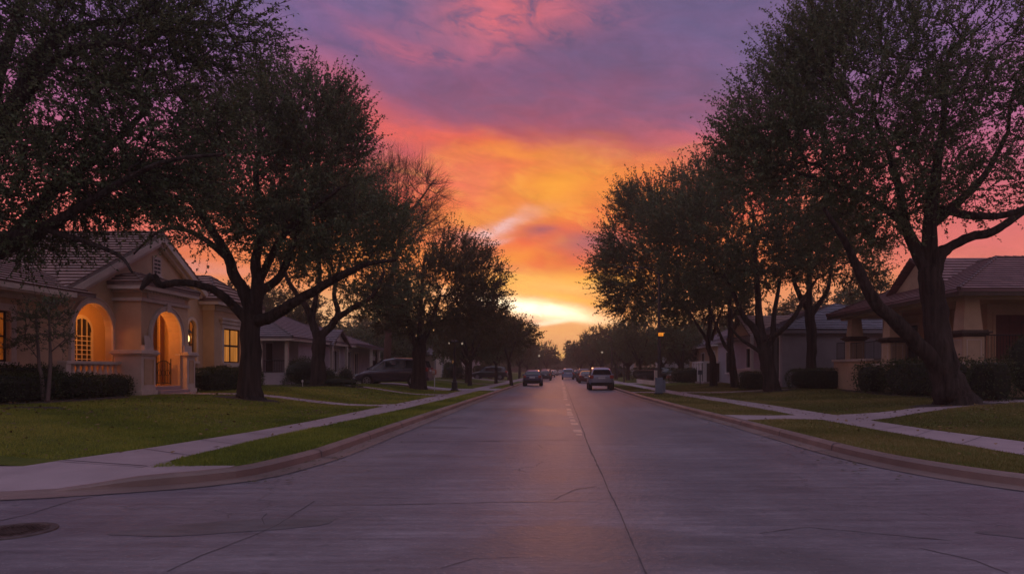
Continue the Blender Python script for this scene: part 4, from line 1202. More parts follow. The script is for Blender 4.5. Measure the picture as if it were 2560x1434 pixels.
plant(pd_, 1425, 240, 886, 1.0, 'far tree at the vanishing point, right one', 3.6)
G2 = 'trees in the back yards'
plant(pb, 940, 66, 800, 1.3, 'dark bushy tree directly behind the minivan roof', 2.7, G2)
plant(pd_, 1010, 80, 790, 1.2, 'tree in the yard behind the bare tree', .7, G2)
plant(pc, 690, 58, 700, 1.1, 'gold lit tree behind the bungalow ridge', 5.0, G2)
plant(pa, 560, 50, 690, .9, 'tree seen between the gabled house and the big trunk', 2.0, G2)
plant(pd_, 2150, 66, 690, .9, 'tree rising behind the slate roofed house', 1.3, G2)
plant(pb, 1880, 80, 770, 1.2, 'tree behind the roofs of the pale houses at right', 3.0, G2)
plant(pc, 1790, 92, 780, 1.2, 'wide tree behind the picket panel house', .1, G2)
plant(pa, 1100, 125, 830, 1.6, 'broad tree far behind the left houses', 1.7, G2)
plant(pd_, 1610, 125, 838, 1.6, 'broad tree far behind the right houses', 4.6, G2)

# back-yard tree belts far to the sides and across the end of the street
r_ = random.Random(12); G3 = 'dark trees closing the view beyond the houses'
spots = [(-30, 62), (-28, 74), (-33, 86), (-27, 98), (-31, 112), (-25, 126), (-30, 142), (-22, 160), (-28, 178), (-20, 200), (-13, 172), (-12, 205), (-9, 232), (-18, 240), (-26, 225), (-36, 190), (-34, 155), (-38, 128),
         (27, 70), (30, 84), (25, 98), (28, 113), (24, 128), (29, 145), (22, 162), (26, 182), (18, 200), (12, 190), (11, 225), (17, 242), (24, 228), (33, 200), (35, 165), (34, 130), (36, 100),
         (-5, 285), (1, 290), (7, 282), (-12, 288), (14, 288), (-20, 292), (22, 290), (-28, 290), (30, 288)]
BELT = ['tree of the dark belt behind the houses, too hidden to tell from its fellows']
for i, (x_, y_) in enumerate(spots):
    p_ = (pa, pb, pc, pd_)[i % 4]; s_ = r_.uniform(.78, 1.0) if abs(x_) > 10 else r_.uniform(.6, .72)
    if y_ > 270: s_ = .62
    tt = copy_tree(p_, (x_, y_, .3), r_.uniform(0, 6.28), (s_*1.25, s_*1.25, s_), BELT[0]); tt['group'] = G3

# young two-stemmed tree before the arched house
Y = 19.7; bx = at(114, 1008, Y); bx.z = gz(bx.x)
tree('slender young tree with two pale stems before the left hedge', 'sapling', bx,
    [S(Y, (108, 1008, .065), (106, 960, .055), (98, 910, .045), (94, 850, .035), (90, 790, .02)),
     S(Y, (118, 1008, .06), (122, 960, .05), (126, 900, .045), (124, 830, .03), (122, 770, .018)),
     S(Y, (126, 880, .02), (150, 860, .015), (165, 845, .008)), S(Y, (98, 900, .02), (75, 870, .012), (50, 850, .008))],
    [B(Y, 95, 800, 50, 55, 2), B(Y, 130, 780, 40, 50, 1.4), B(Y, 60, 850, 30, 28, .8), B(Y, 150, 850, 22, 20, .5)],
    tips=110, twigs=4, twig_len=.26, lpt=8, leaf=.055, seed=81, up=.15, bark='bark_pale', name='young_tree', tip_r=.004, shell=.3)
# thin kerbside tree trunk at left, small tree in the right yard
Y = 60.0; bx = at(1277, 962, Y); bx.z = gz(bx.x)
tree('thin leaning street tree beside the left kerb next to the dark blue car', 'tree', bx,
    [S(Y, (1279, 966, .18), (1277, 940, .13), (1272, 905, .11), (1262, 870, .09)), S(Y, (1272, 900, .08), (1285, 865, .06), (1295, 840, .04))],
    [B(Y, 1262, 838, 42, 34, 2), B(Y, 1300, 838, 38, 30, 1.4)], tips=150, twigs=5, twig_len=.8, lpt=10, leaf=.16, seed=83, mat='leaf_warm')
Y = 66.0; bx = at(1708, 952, Y); bx.z = gz(bx.x)
tree('small dark forked tree in the yard right of the lamp pole', 'tree', bx,
    [S(Y, (1708, 958, .24), (1707, 930, .18), (1706, 900, .16), (1710, 860, .10)), S(Y, (1706, 915, .13), (1692, 895, .10), (1680, 870, .06))],
    [B(Y, 1700, 840, 48, 34, 2), B(Y, 1670, 850, 34, 26, 1.2)], tips=160, twigs=5, twig_len=.8, lpt=10, leaf=.16, seed=85)

# ---- hedges and shrubs: leaf shell over a dark core
def hedge(label, x0, x1, y0, y1, h, seed, z0=None, n=1500, leaf=.05, rnd=.12, wav=.05, name='hedge', dens=None, cat='hedge', group=None, round_=False):
    cx, cy = (x0+x1)/2, (y0+y1)/2; zb = gz(cx) if z0 is None else z0
    root = thing(name, label, cat, (cx, cy, zb), group)
    r = np.random.default_rng(seed)
    hx, hy = abs(x1-x0)/2, abs(y1-y0)/2
    # points on a superellipsoid shell
    area = 2*(hx*2*h+hy*2*h)+4*hx*hy; n = int(area*(dens or 420)*(.05/leaf)**2)
    d = r.normal(size=(n, 3)); 
    if not round_:
        p = d/np.max(np.abs(d)/1.0, axis=1)[:, None]
        p = p*r.uniform(.0, 1, (n, 1))**0.0
        # even spread over box faces
        face = r.choice(5, n, p=np.array([hy*h, hy*h, hx*h, hx*h, 2*hx*hy])/(2*hy*h+2*hx*h+2*hx*hy))
        u, v = r.uniform(-1, 1, n), r.uniform(-1, 1, n)
        p = np.zeros((n, 3))
        for f, (ax, sg) in enumerate([(0, -1), (0, 1), (1, -1), (1, 1), (2, 1)]):
            k = face == f; o_ = [a for a in range(3) if a != ax]
            p[k, ax] = sg; p[k, o_[0]] = u[k]; p[k, o_[1]] = v[k]
        q = 6.0; nn = (np.abs(p)**q).sum(1)**(1/q); p = p/nn[:, None]
    else:
        p = d/np.linalg.norm(d, axis=1)[:, None]; p[:, 2] = np.abs(p[:, 2])*1.0 if True else 0; p[:, 2] = p[:, 2]*2-1
    if round_: wav = .16; rnd = .3
    lump = 1+wav*(np.sin(p[:, 0]*3.1*hx+seed)+np.sin(p[:, 1]*2.3*hy+seed*2)+np.sin(p[:, 2]*4+p[:, 1]*3*hy))*.6
    P = np.stack([cx+p[:, 0]*hx*lump, cy+p[:, 1]*hy*lump, zb+h*.5+p[:, 2]*h*.5*lump], 1)+r.normal(0, rnd*.35, (n, 3))
    P[:, 2] = np.maximum(P[:, 2], zb+.02)
    dr = p+r.normal(0, .7, (n, 3)); dr /= np.linalg.norm(dr, axis=1)[:, None]
    sd = np.cross(dr, r.normal(size=(n, 3))); sd /= np.linalg.norm(sd, axis=1)[:, None]
    L = leaf*r.uniform(.6, 1.5, n)
    V = np.empty((n, 4, 3)); V[:, 0] = P; V[:, 1] = P+dr*(L*.5)[:, None]+sd*(L*.36)[:, None]; V[:, 2] = P+dr*L[:, None]; V[:, 3] = P+dr*(L*.5)[:, None]-sd*(L*.36)[:, None]
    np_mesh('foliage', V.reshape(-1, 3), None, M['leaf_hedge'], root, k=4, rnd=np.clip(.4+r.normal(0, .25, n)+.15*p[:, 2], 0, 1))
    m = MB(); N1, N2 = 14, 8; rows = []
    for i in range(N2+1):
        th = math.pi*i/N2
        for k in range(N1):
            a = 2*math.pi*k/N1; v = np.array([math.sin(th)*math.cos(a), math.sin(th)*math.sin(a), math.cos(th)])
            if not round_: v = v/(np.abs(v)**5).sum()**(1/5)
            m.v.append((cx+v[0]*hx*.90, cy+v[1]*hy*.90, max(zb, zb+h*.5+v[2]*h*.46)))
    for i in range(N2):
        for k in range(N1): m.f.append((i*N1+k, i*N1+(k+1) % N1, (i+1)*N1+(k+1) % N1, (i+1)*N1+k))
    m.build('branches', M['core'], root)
    return root
# left house hedges (they run along the facade)
def fx(px, X): return abs(X)*F/abs(px-VX)
GH = 'clipped hedges before the arched house'
hedge('front clipped hedge at the far left below the dark window', -16.0, -14.9, 17.6, 20.6, .78, 1, group=GH)
hedge('front clipped hedge between the young tree and the balustrade', -15.9, -14.8, 20.7, 22.5, .74, 2, group=GH)
hedge('lower dark shrub at the foot of the stone gate pier', -15.7, -14.95, 22.55, 24.0, .68, 3, group=GH)
hedge('rear hedge row close under the left window wall', -15.95+.0, -15.5, 18.2, 21.6, 1.02, 4, z0=.6, group=GH)
hedge('clipped hedge under the lit window between portal and big trunk', -15.35, -14.5, 28.0, 33.6, .98, 5, group=GH)
hedge('round dark shrub just right of the big tree trunk by the bungalow', -17.6, -16.3, 36.0, 37.8, 1.15, 6, group=None, round_=True, name='shrub', cat='shrub')
hedge('big round bush below the bungalow balcony', -16.4, -14.2, 39.6, 42.0, 1.5, 7, round_=True, name='shrub', cat='shrub')
hedge('low spreading ground shrub by the forked tree', -14.4, -11.2, 37.2, 39.2, .45, 8, round_=True, name='shrub', cat='shrub')
hedge('small round shrub left of the bungalow steps', -15.6, -14.7, 44.2, 45.2, .95, 9, round_=True, name='shrub', cat='shrub')
hedge('small bush with pale stems before the bungalow gable', -15.4, -14.4, 46.9, 48.0, 1.0, 10, round_=True, name='shrub', cat='shrub')
hedge('clipped round shrub right of the left lamp post', -12.4, -10.3, 72, 75, 1.8, 11, round_=True, name='shrub', cat='shrub', leaf=.09)
hedge('yellowish shrub beside the lit doorway', -13.8, -12.8, 80, 82, 1.9, 12, round_=True, name='shrub', cat='shrub', leaf=.09)
# right
hedge('long flat topped hedge before the blue grey wall', 13.2, 17.2, 38.6, 40.0, 1.12, 14)
hedge('clipped hedge left of the stout trunk under the white panels', 10.9, 13.0, 41.0, 42.2, 1.05, 15)
hedge('long dark hedge under the porch wall behind the leaning tree', 14.7, 15.5, 24.95, 31.5, 1.45, 16, wav=.07, rnd=.25, leaf=.07)
hedge('spiky shrub at the porch wall corner', 14.3, 15.4, 31.7, 33.3, 1.3, 17, name='shrub', cat='shrub', wav=.14, rnd=.35, leaf=.08)
hedge('dark shrub right of the leaning trunk', 14.75, 15.6, 23.3, 24.9, 1.4, 18, name='shrub', cat='shrub', wav=.10, rnd=.3, leaf=.07)
hedge('tall dark shrub at the right edge of the picture before the iron grille', 16.8, 19.3, 25.2, 26.4, 2.6, 19, name='shrub', cat='shrub', round_=True)
hedge('low wide hedge far behind the silver car', 9.0, 15.0, 86, 88, 1.4, 20, leaf=.12)
hedge('low hedge behind the parked cars on the right yards', 10.0, 14.5, 62, 63.2, 1.3, 21, leaf=.08)

hedge('long dark shrub belt low across the end of the street', -60, 60, 300, 306, 5, 30, leaf=.5, dens=500, wav=.02)
hedge('dark shrubs along the left back fences beyond the cottages', -24, -20, 122, 128, 3.2, 31, leaf=.25)
hedge('low dark shrubs under the left street trees beyond the driveway', -12.5, -10.5, 97, 112, 1.5, 32, leaf=.15)
hedge('low dark shrubs before the far left house', -13.5, -11, 124, 150, 1.6, 33, leaf=.18)
hedge('low dark shrubs before the far right house', 9.5, 12, 118, 150, 1.6, 34, leaf=.18)
# ================================================================== houses
class Fac:
    """a wall plane: s runs along it, d is outwards, z up. axis 'x': plane x = P facing o*x ; axis 'y': plane y = P facing -y"""
    def __init__(s, axis, P, o=1): s.axis, s.P, s.o = axis, P, o
    def pt(s, a, d, z): return (s.P + s.o*d, a, z) if s.axis == 'x' else (a, s.P - d, z)
    def box(s, m, a0, a1, d0, d1, z0, z1):
        p, q = s.pt(a0, d0, z0), s.pt(a1, d1, z1); m.box(p[0], q[0], p[1], q[1], z0, z1); return m

def arch_pts(a, b, zt, n=14):
    r = (b-a)/2; c = (a+b)/2
    return [(c - r*math.cos(math.pi*k/n), zt - r + r*math.sin(math.pi*k/n)) for k in range(n+1)]

def wall(m, fc, s0, s1, z0, z1, ops=(), depth=.2):
    ops = sorted(ops); cur = s0; P = fc.pt
    def q(a, b, u, v):
        if b-a > 1e-4 and v-u > 1e-4: m.quad(P(a, 0, u), P(b, 0, u), P(b, 0, v), P(a, 0, v))
    for a, b, zb, zt, ar in ops:
        q(cur, a, z0, z1); q(a, b, z0, zb); cur = b
        if ar:
            ap = arch_pts(a, b, zt)
            for (u0, w0), (u1, w1) in zip(ap, ap[1:]): m.quad(P(u0, 0, w0), P(u1, 0, w1), P(u1, 0, z1), P(u0, 0, z1))
            loop = [(a, zb)] + ap + [(b, zb)]
        else:
            q(a, b, zt, z1); loop = [(a, zb), (a, zt), (b, zt), (b, zb)]
        loop2 = loop + [loop[0]]
        for (u0, w0), (u1, w1) in zip(loop2, loop2[1:]):
            m.quad(P(u0, 0, w0), P(u1, 0, w1), P(u1, -depth, w1), P(u0, -depth, w0))
    q(cur, s1, z0, z1)

def band(m, fc, a, b, zb, zt, ar, w, d0, d1, bottom=False):
    """moulded surround round an opening"""
    P = fc.pt
    if ar:
        I = [(a, zb)] + arch_pts(a, b, zt) + [(b, zb)]
        O = [(a-w, zb)] + arch_pts(a-w, b+w, zt+w) + [(b+w, zb)]
        # straight part
    else:
        I = [(a, zb), (a, zt), (b, zt), (b, zb)]; O = [(a-w, zb), (a-w, zt+w), (b+w, zt+w), (b+w, zb)]
    for (i0, i1), (o0, o1) in zip(zip(I, I[1:]), zip(O, O[1:])):
        m.quad(P(i0[0], d1, i0[1]), P(o0[0], d1, o0[1]), P(o1[0], d1, o1[1]), P(i1[0], d1, i1[1]))
        m.quad(P(o0[0], d0, o0[1]), P(o0[0], d1, o0[1]), P(o1[0], d1, o1[1]), P(o1[0], d0, o1[1]))
        m.quad(P(i0[0], d0, i0[1]), P(i0[0], d1, i0[1]), P(i1[0], d1, i1[1]), P(i1[0], d0, i1[1]))

def window(root, fc, a, b, zb, zt, ar=False, trim=.12, tmat='stone', fmat='darkframe', pane='glass', cols=2, rows=2, depth=.14, sill=True, bar=.035, label=None, name='window', proud=.05):
    m = MB(); band(m, fc, a, b, zb, zt, ar, trim, 0.0, proud)
    w = m.build(name, M[tmat], root)
    if label: w['label'] = label
    m = MB(); dd = -depth
    fb = .06
    def bx(a0, a1, z0, z1, t=.03): fc.box(m, a0, a1, dd-.0, dd+t, z0, z1)
    top = zt - (b-a)/2 if ar else zt
    bx(a, a+fb, zb, top); bx(b-fb, b, zb, top); bx(a+fb, b-fb, zb, zb+fb)
    if ar:
        I = arch_pts(a+fb, b-fb, zt-fb); O = arch_pts(a, b, zt)
        for (i0, i1), (o0, o1) in zip(zip(I, I[1:]), zip(O, O[1:])):
            m.quad(fc.pt(i0[0], dd+.03, i0[1]), fc.pt(o0[0], dd+.03, o0[1]), fc.pt(o1[0], dd+.03, o1[1]), fc.pt(i1[0], dd+.03, i1[1]))
    else: bx(a+fb, b-fb, zt-fb, zt)
    for c in range(1, cols):
        x = lerp(a, b, c/cols); bx(x-bar/2, x+bar/2, zb+fb, (zt if ar else zt)-fb, .025)
    for r_ in range(1, rows):
        z = lerp(zb, top, r_/rows); bx(a+fb, b-fb, z-bar/2, z+bar/2, .022)
    m.build('frame', M[fmat], w)
    m = MB()
    if ar: m.poly([fc.pt(x, dd-.004, z) for x, z in [(a, zb)] + arch_pts(a, b, zt) + [(b, zb)]][::-1])
    else: m.quad(fc.pt(a, dd-.004, zb), fc.pt(b, dd-.004, zb), fc.pt(b, dd-.004, zt), fc.pt(a, dd-.004, zt))
    m.build('pane', M[pane], w)
    if sill:
        m = MB(); fc.box(m, a-trim-.03, b+trim+.03, -.02, .12, zb-.11, zb-.002); m.build('sill', M[tmat], w)
    return w

STEP = .30
def roof_face(m, pts, th=.10):
    """pts[0]->pts[1] is the eave; UVs in metres"""
    P = [Vector(p) for p in pts]
    u = (P[1]-P[0]).normalized(); n = u.cross(P[2]-P[0]).normalized(); v = n.cross(u)
    if v.z < 0: v = -v
    if n.z < 0: n = -n
    bh = STEP; vmax = max((p-P[0]).dot(v) for p in P); uvf = lambda p: ((p-P[0]).dot(u)+13.7, (p-P[0]).dot(v))
    m.poly(P, uv=[uvf(p) for p in P])
    # laid courses: every row is a slab whose lower edge stands proud of the row below
    k = 0
    while k*bh < vmax and bh:
        lo, hi = k*bh, min(vmax, (k+1)*bh); Q = P
        for lim, sg in ((lo, 1), (hi, -1)):
            R = []
            for i in range(len(Q)):
                a, b = Q[i], Q[(i+1) % len(Q)]; da, db = ((a-P[0]).dot(v)-lim)*sg, ((b-P[0]).dot(v)-lim)*sg
                if da >= -1e-6: R.append(a)
                if (da > 1e-6) != (db > 1e-6) and abs(da-db) > 1e-6 and min(da, db) < -1e-6: R.append(a.lerp(b, da/(da-db)))
            Q = R
            if len(Q) < 3: break
        if len(Q) >= 3:
            top = [p + n*(.006 + .040*(hi-(p-P[0]).dot(v))/bh) for p in Q]
            m.poly(top, uv=[uvf(p) for p in Q])
            low = [i for i, p in enumerate(Q) if (p-P[0]).dot(v) < lo+1e-4]
            if len(low) >= 2:
                i0, i1 = low[0], low[-1]; m.quad(Q[i0], Q[i1], top[i1], top[i0], uv=[(0, .01)]*4)
        k += 1
    Q = [p - Vector((0, 0, th)) for p in P]
    m.poly([q for q in Q][::-1])
    for i in range(len(P)):
        j = (i+1) % len(P)
        m.quad(P[i], P[j], Q[j], Q[i])

def caps(root, parent, lines, mat, r=.07):
    m = MB()
    for a, b in lines:
        a, b = Vector(a), Vector(b); L = (b-a).length; n = max(2, int(L/.38))
        for k in range(n):
            p, q = a.lerp(b, k/n), a.lerp(b, (k+1.12)/n if k < n-1 else 1)
            m.tube([p + Vector((0, 0, .015)), q + Vector((0, 0, .0))], [r, r*.8], 8)
    return m.build('ridge_tiles', M[mat], parent)

def hip_roof(root, x0, x1, y0, y1, z, h, axis, inset, mat, name='roof', gable=(False, False), fascia='stone'):
    """x0<x1, y0<y1 eave rectangle at height z; ridge along axis; inset: hip run at each end"""
    m = MB(); r = None
    if axis == 'y':
        c = (x0+x1)/2; a, b = Vector((c, y0+inset[0], z+h)), Vector((c, y1-inset[1], z+h))
        roof_face(m, [(x1, y0, z), (x1, y1, z), b, a]); roof_face(m, [(x0, y1, z), (x0, y0, z), a, b])
        if inset[0] > 0: roof_face(m, [(x0, y0, z), (x1, y0, z), a])
        if inset[1] > 0: roof_face(m, [(x1, y1, z), (x0, y1, z), b])
        L = [(a, b), ((x0, y0, z), a), ((x1, y0, z), a), ((x1, y1, z), b), ((x0, y1, z), b)]
    else:
        c = (y0+y1)/2; a, b = Vector((x0+inset[0], c, z+h)), Vector((x1-inset[1], c, z+h))
        roof_face(m, [(x0, y0, z), (x1, y0, z), b, a]); roof_face(m, [(x1, y1, z), (x0, y1, z), a, b])
        if inset[0] > 0: roof_face(m, [(x0, y1, z), (x0, y0, z), a])
        if inset[1] > 0: roof_face(m, [(x1, y0, z), (x1, y1, z), b])
        L = [(a, b), ((x0, y0, z), a), ((x1, y0, z), b), ((x1, y1, z), b), ((x0, y1, z), a)]
    ro = m.build(name, M[mat], root)
    caps(root, ro, L, mat)
    m = MB(); t = .12
    m.box(x0+.02, x1-.02, y0+.02, y0+.06, z-.24, z-.1); m.box(x0+.02, x1-.02, y1-.06, y1-.02, z-.24, z-.1)
    m.box(x0+.02, x0+.06, y0+.062, y1-.062, z-.24, z-.1); m.box(x1-.06, x1-.02, y0+.062, y1-.062, z-.24, z-.1)
    m.build('fascia', M[fascia], ro)
    # soffit
    m = MB(); m.quad((x0+.06, y0+.06, z-.2), (x1-.06, y0+.06, z-.2), (x1-.06, y1-.06, z-.2), (x0+.06, y1-.06, z-.2)); m.build('soffit', M[fascia], ro)
    return ro

# ------------------------------------------------------------------ the arched house at the left
H1 = thing('arched_house', 'tan stucco house with a tall gable, two lit arches and a stone portal', 'house', (-18, 26, .55))
FA = Fac('x', -16, 1); PO = Fac('x', -15, 1); WG = Fac('x', -15.5, 1)
ST = M['stucco']
m = MB()
ops = [(18.7, 19.85, 1.75, 3.22, False), (22.42, 24.35, .95, 3.80, True), (24.55, 27.5, .9, 3.95, False), (29.32, 29.98, 1.9, 3.68, True)]
wall(m, FA, 12.0, 30.6, .3, 4.12, ops, .22)
# gable triangle on the same plane
g0, g1, gp_, gz0, gz1 = 21.9, 31.5, 27.1, 4.12, 6.80
m.poly([FA.pt(g0, 0, 4.12), FA.pt(g1, 0, 4.12), FA.pt(gp_, 0, 6.72)])
# wing
wall(m, WG, 30.6, 34.6, .3, 4.45, [(31.42, 33.12, 1.85, 3.44, False)], .2)
m.quad((-16, 30.6, .3), (-15.5, 30.6, .3), (-15.5, 30.6, 4.45), (-16, 30.6, 4.45))
m.quad((-15.5, 34.6, .3), (-26, 34.6, .3), (-26, 34.6, 4.45), (-15.5, 34.6, 4.45))
m.quad((-16, 12, .3), (-26, 12, .3), (-26, 12, 4.12), (-16, 12, 4.12))
m.quad((-26, 12, .3), (-26, 34.6, .3), (-26, 34.6, 4.45), (-26, 12, 4.45))
# portal block: front with the arch, two side faces, top
wall(m, PO, 24.45, 27.55, .3, 4.40, [(25.05, 26.95, .62, 3.74, True)], .45)
m.quad((-16, 24.45, .3), (-15, 24.45, .3), (-15, 24.45, 4.40), (-16, 24.45, 4.40))
m.quad((-16, 27.55, .3), (-15, 27.55, .3), (-15, 27.55, 4.40), (-16, 27.55, 4.40))
m.quad((-16, 24.45, 4.40), (-15, 24.45, 4.40), (-15, 27.55, 4.40), (-16, 27.55, 4.40))
m.build('wall', ST, H1)
# loggia room behind the arches
m = MB(); xb = -17.9
m.quad((xb, 21.9, .9), (xb, 31.2, .9), (xb, 31.2, 4.0), (xb, 21.9, 4.0))
m.quad((-16.2, 21.9, .9), (xb, 21.9, .9), (xb, 21.9, 4.0), (-16.2, 21.9, 4.0))
m.quad((-16.2, 29.1, .9), (xb, 31.2, .9), (xb, 31.2, 4.0), (-16.2, 29.1, 4.0))
m.quad((-16.2, 21.9, 4.0), (-16.2, 31.2, 4.0), (xb, 31.2, 4.0), (xb, 21.9, 4.0))
m.quad((-15.02, 21.9, .9), (-15.02, 31.2, .9), (xb, 31.2, .9), (xb, 21.9, .9)) if False else m.quad((-16.0, 21.9, .9), (-16.0, 29.1, .9), (xb, 31.2, .9), (xb, 21.9, .9))
m.quad((-15.45, 24.5, .9), (-15.45, 27.5, .9), (-16, 27.5, .9), (-16, 24.5, .9))
m.quad((-15.45, 24.5, 4.0), (-15.45, 27.5, 4.0), (-16.2, 27.5, 4.0), (-16.2, 24.5, 4.0))
m.quad((-15.45, 24.5, .9), (-16.2, 24.5, .9), (-16.2, 24.5, 4), (-15.45, 24.5, 4)); m.quad((-15.45, 27.5, .9), (-16.2, 27.5, .9), (-16.2, 27.5, 4), (-15.45, 27.5, 4))
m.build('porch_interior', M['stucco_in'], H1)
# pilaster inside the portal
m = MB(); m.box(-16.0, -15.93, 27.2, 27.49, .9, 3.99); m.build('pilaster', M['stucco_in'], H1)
LB = Fac('x', -17.9, 1)
window(H1, LB, 24.95, 26.05, 1.75, 3.50, True, .07, 'stone', 'cream', 'glass', 4, 7, -.03, False, .03, 'tall multi-pane window inside the left arch')
window(H1, FA, 18.7, 19.85, 1.75, 3.22, False, .20, 'stone', 'darkframe', 'lit_dim', 2, 2, .14, True, .05, 'dark framed sash window with orange lit upper sash')
window(H1, FA, 29.32, 29.98, 1.9, 3.68, True, .13, 'stone', 'darkframe', 'lit_dim', 2, 2, .12, True, .06, 'narrow arched dark sash window beside the wall lantern')
window(H1, WG, 31.42, 33.12, 1.85, 3.44, False, .17, 'stone', 'darkframe', 'lit', 2, 2, .12, True, .09, 'warmly lit twin window of the right wing')
m = MB(); WG.box(m, 31.5, 32.9, .13, .30, 1.62, 1.80); fb = m.build('flower_box', M['cream'], H1)
m = MB(); WG.box(m, 31.15, 33.4, .0, .10, 3.63, 3.80); WG.box(m, 31.05, 33.5, .0, .16, 3.80, 3.90); m.build('window_head', M['stone'], H1)
# arch surrounds
m = MB(); band(m, FA, 22.42, 24.35, 1.2, 3.80, True, .17, 0, .07); band(m, FA, 22.25, 24.52, 1.2, 3.97, True, .035, 0, .10); m.build('arch_surround', M['stone'], H1)
m = MB(); band(m, PO, 25.05, 26.95, 2.2, 3.74, True, .15, 0, .08); band(m, PO, 24.9, 27.1, 2.2, 3.89, True, .035, 0, .115); m.build('arch_surround', M['stone'], H1)
m = MB(); m.box(-15, -14.87, 25.88, 26.12, 3.70, 4.02); m.build('keystone', M['stone'], H1)
# cornice of the portal
m = MB()
m.box(-15.0, -14.92, 24.42, 27.58, 3.98, 4.10); m.box(-16.0, -14.92, 24.36, 24.44, 3.98, 4.10)
m.box(-15.0, -14.95, 24.8, 27.2, 4.12, 4.30)
for i, (z0, z1, e) in enumerate([(4.30, 4.38, .05), (4.38, 4.46, .12), (4.46, 4.55, .2), (4.55, 4.60, .24)]):
    m.box(-15.99, -15+e, 24.44-e, 27.56+e, z0+.001*i, z1)
for k in range(16):
    y = 24.5+k*.2; m.box(-14.998, -14.93, y, y+.1, 4.31, 4.378)
m.build('cornice', M['stone'], H1)
# little hipped roof over the portal
hip_roof(H1, -16.5, -14.7, 24.1, 27.9, 4.62, .42, 'y', (.9, .9), 'roof_tile', name='portal_roof')
# piers
for nm, y0, y1 in (('pier', 24.05, 25.0), ('pier', 27.0, 27.7)):
    m = MB(); xf = -14.72
    m.box(-15.8 if y0 < 25 else -15.2, xf, y0, y1, .3, .78)
    m.box(-15.75 if y0 < 25 else -15.2, xf-.05, y0+.05, y1-.05, .78, 2.02)
    for z0, z1, e in ((2.02, 2.08, .0), (2.08, 2.15, .06), (2.15, 2.22, .02)):
        m.box(-15.8-e if y0 < 25 else -15.2, xf+e, y0-e, y1+e, z0, z1)
    p = m.build(nm, M['stone'], H1, bevel=.012)
    m = MB()
    band(m, Fac('x', xf-.05, 1), y0+.24, y1-.24, .98, 1.86, False, .045, .0, .03); m.box(xf-.05, xf-.044, y0+.24, y1-.24, .98, 1.86); m.build('panel', M['stucco'], p)
# pyramidal block rising from the left pier
m = MB(); m.poly([(-14.86, 24.45, 2.22), (-14.86, 25.0, 2.22), (-14.90, 24.75, 2.75), (-14.90, 24.45, 2.75)]); m.box(-15, -14.865, 24.44, 24.98, 2.221, 2.40); m.build('impost', M['stone'], H1)
m = MB(); m.box(-15, -14.86, 27.0, 27.56, 2.221, 2.48); m.build('impost', M['stone'], H1)
# steps
m = MB(); m.box(-15.5, -14.25, 24.98, 27.02, .3, .64); m.box(-15.5, -14.62, 25.0, 27.0, .64, .76); m.box(-15.7, -14.95, 25.02, 26.98, .76, .90); m.build('steps', M['concrete'], H1, bevel=.015)
# balustrade before the left arch
bal = MB(); bal.box(-15.72, -15.42, 21.35, 24.04, 1.70, 1.80); bal.box(-15.68, -15.46, 21.38, 24.04, .60, 1.10)
bal.box(-15.70, -15.44, 21.36, 21.58, 1.10, 1.70)
bo = bal.build('balustrade', M['stone'], H1, bevel=.01)
for k in range(9):
    y = 21.8+k*.26
    MB().lathe((-15.57, y, 1.10), [(.085, 0), (.085, .04), (.045, .07), (.075, .16), (.092, .24), (.07, .36), (.042, .46), (.05, .52), (.085, .56), (.085, .60)], 12).build('baluster', M['stone'], bo, smooth=False)
# roofs: cross gable towards the street, long roof along it, lower left wing, right wing hip
m = MB()
xf, xb2 = -15.72, -26
roof_face(m, [(xb2, 21.45, 3.98), (xf, 21.45, 3.98), (xf, gp_, 6.95), (xb2, gp_, 6.95)])
roof_face(m, [(xf, 31.75, 4.30), (xb2, 31.75, 4.30), (xb2, gp_, 6.95), (xf, gp_, 6.95)])
r1 = m.build('roof', M['roof_tile'], H1); caps(H1, r1, [((xf, gp_, 6.95), (xb2, gp_, 6.95))], 'roof_tile')
# moulded rake boards
m = MB()
for (ya, za), (yb, zb) in (((21.42, 3.95), (gp_, 6.92)), ((31.78, 4.27), (gp_, 6.92))):
    for dx0, dx1, dz0, dz1 in ((-15.98, -15.70, -.34, -.10), (-15.98, -15.82, -.50, -.34)):
        m.v += [(x, y, z+d) for y, z in ((ya, za), (yb, zb)) for x in (dx0, dx1) for d in (dz0, dz1)]
        n = len(m.v)-8
        for q in ((0, 1, 3, 2), (4, 6, 7, 5), (0, 2, 6, 4), (1, 5, 7, 3), (0, 4, 5, 1), (2, 3, 7, 6)): m.f.append(tuple(n+i for i in q))
m.build('rake_moulding', M['stone'], H1)
m = MB(); FA.box(m, 26.78, 27.32, .0, .05, 5.25, 5.98); FA.box(m, 26.70, 27.40, .0, .07, 5.17, 5.25); v = m.build('gable_vent', M['stone'], H1)
m = MB()
for k in range(4):
    for c in (0, 1): FA.box(m, 26.85+c*.22, 26.99+c*.22+.04, .045, .056, 5.34+k*.15, 5.42+k*.15)
m.build('louvre', M['darkframe'], v)
m = MB()
roof_face(m, [(-15.35, 11.5, 3.98), (-15.35, 22.6, 3.98), (-20.5, 22.6, 6.1), (-20.5, 14.5, 6.1)])
roof_face(m, [(-26, 11.5, 3.98), (-15.35, 11.5, 3.98), (-20.5, 14.5, 6.1)])
r2 = m.build('wing_roof', M['roof_tile'], H1)
m = MB(); m.box(-15.99, -15.40, 11.6, 21.6, 3.74, 3.87); m.box(-15.42, -15.34, 11.5, 21.7, 3.80, 3.95); m.box(-15.99, -15.9, 11.6, 21.9, 3.60, 3.74); m.build('eave_moulding', M['stone'], H1)
hip_roof(H1, -24, -15.1, 30.2, 35.0, 4.66, 1.3, 'x', (2, 1.6), 'roof_tile', name='wing_roof')
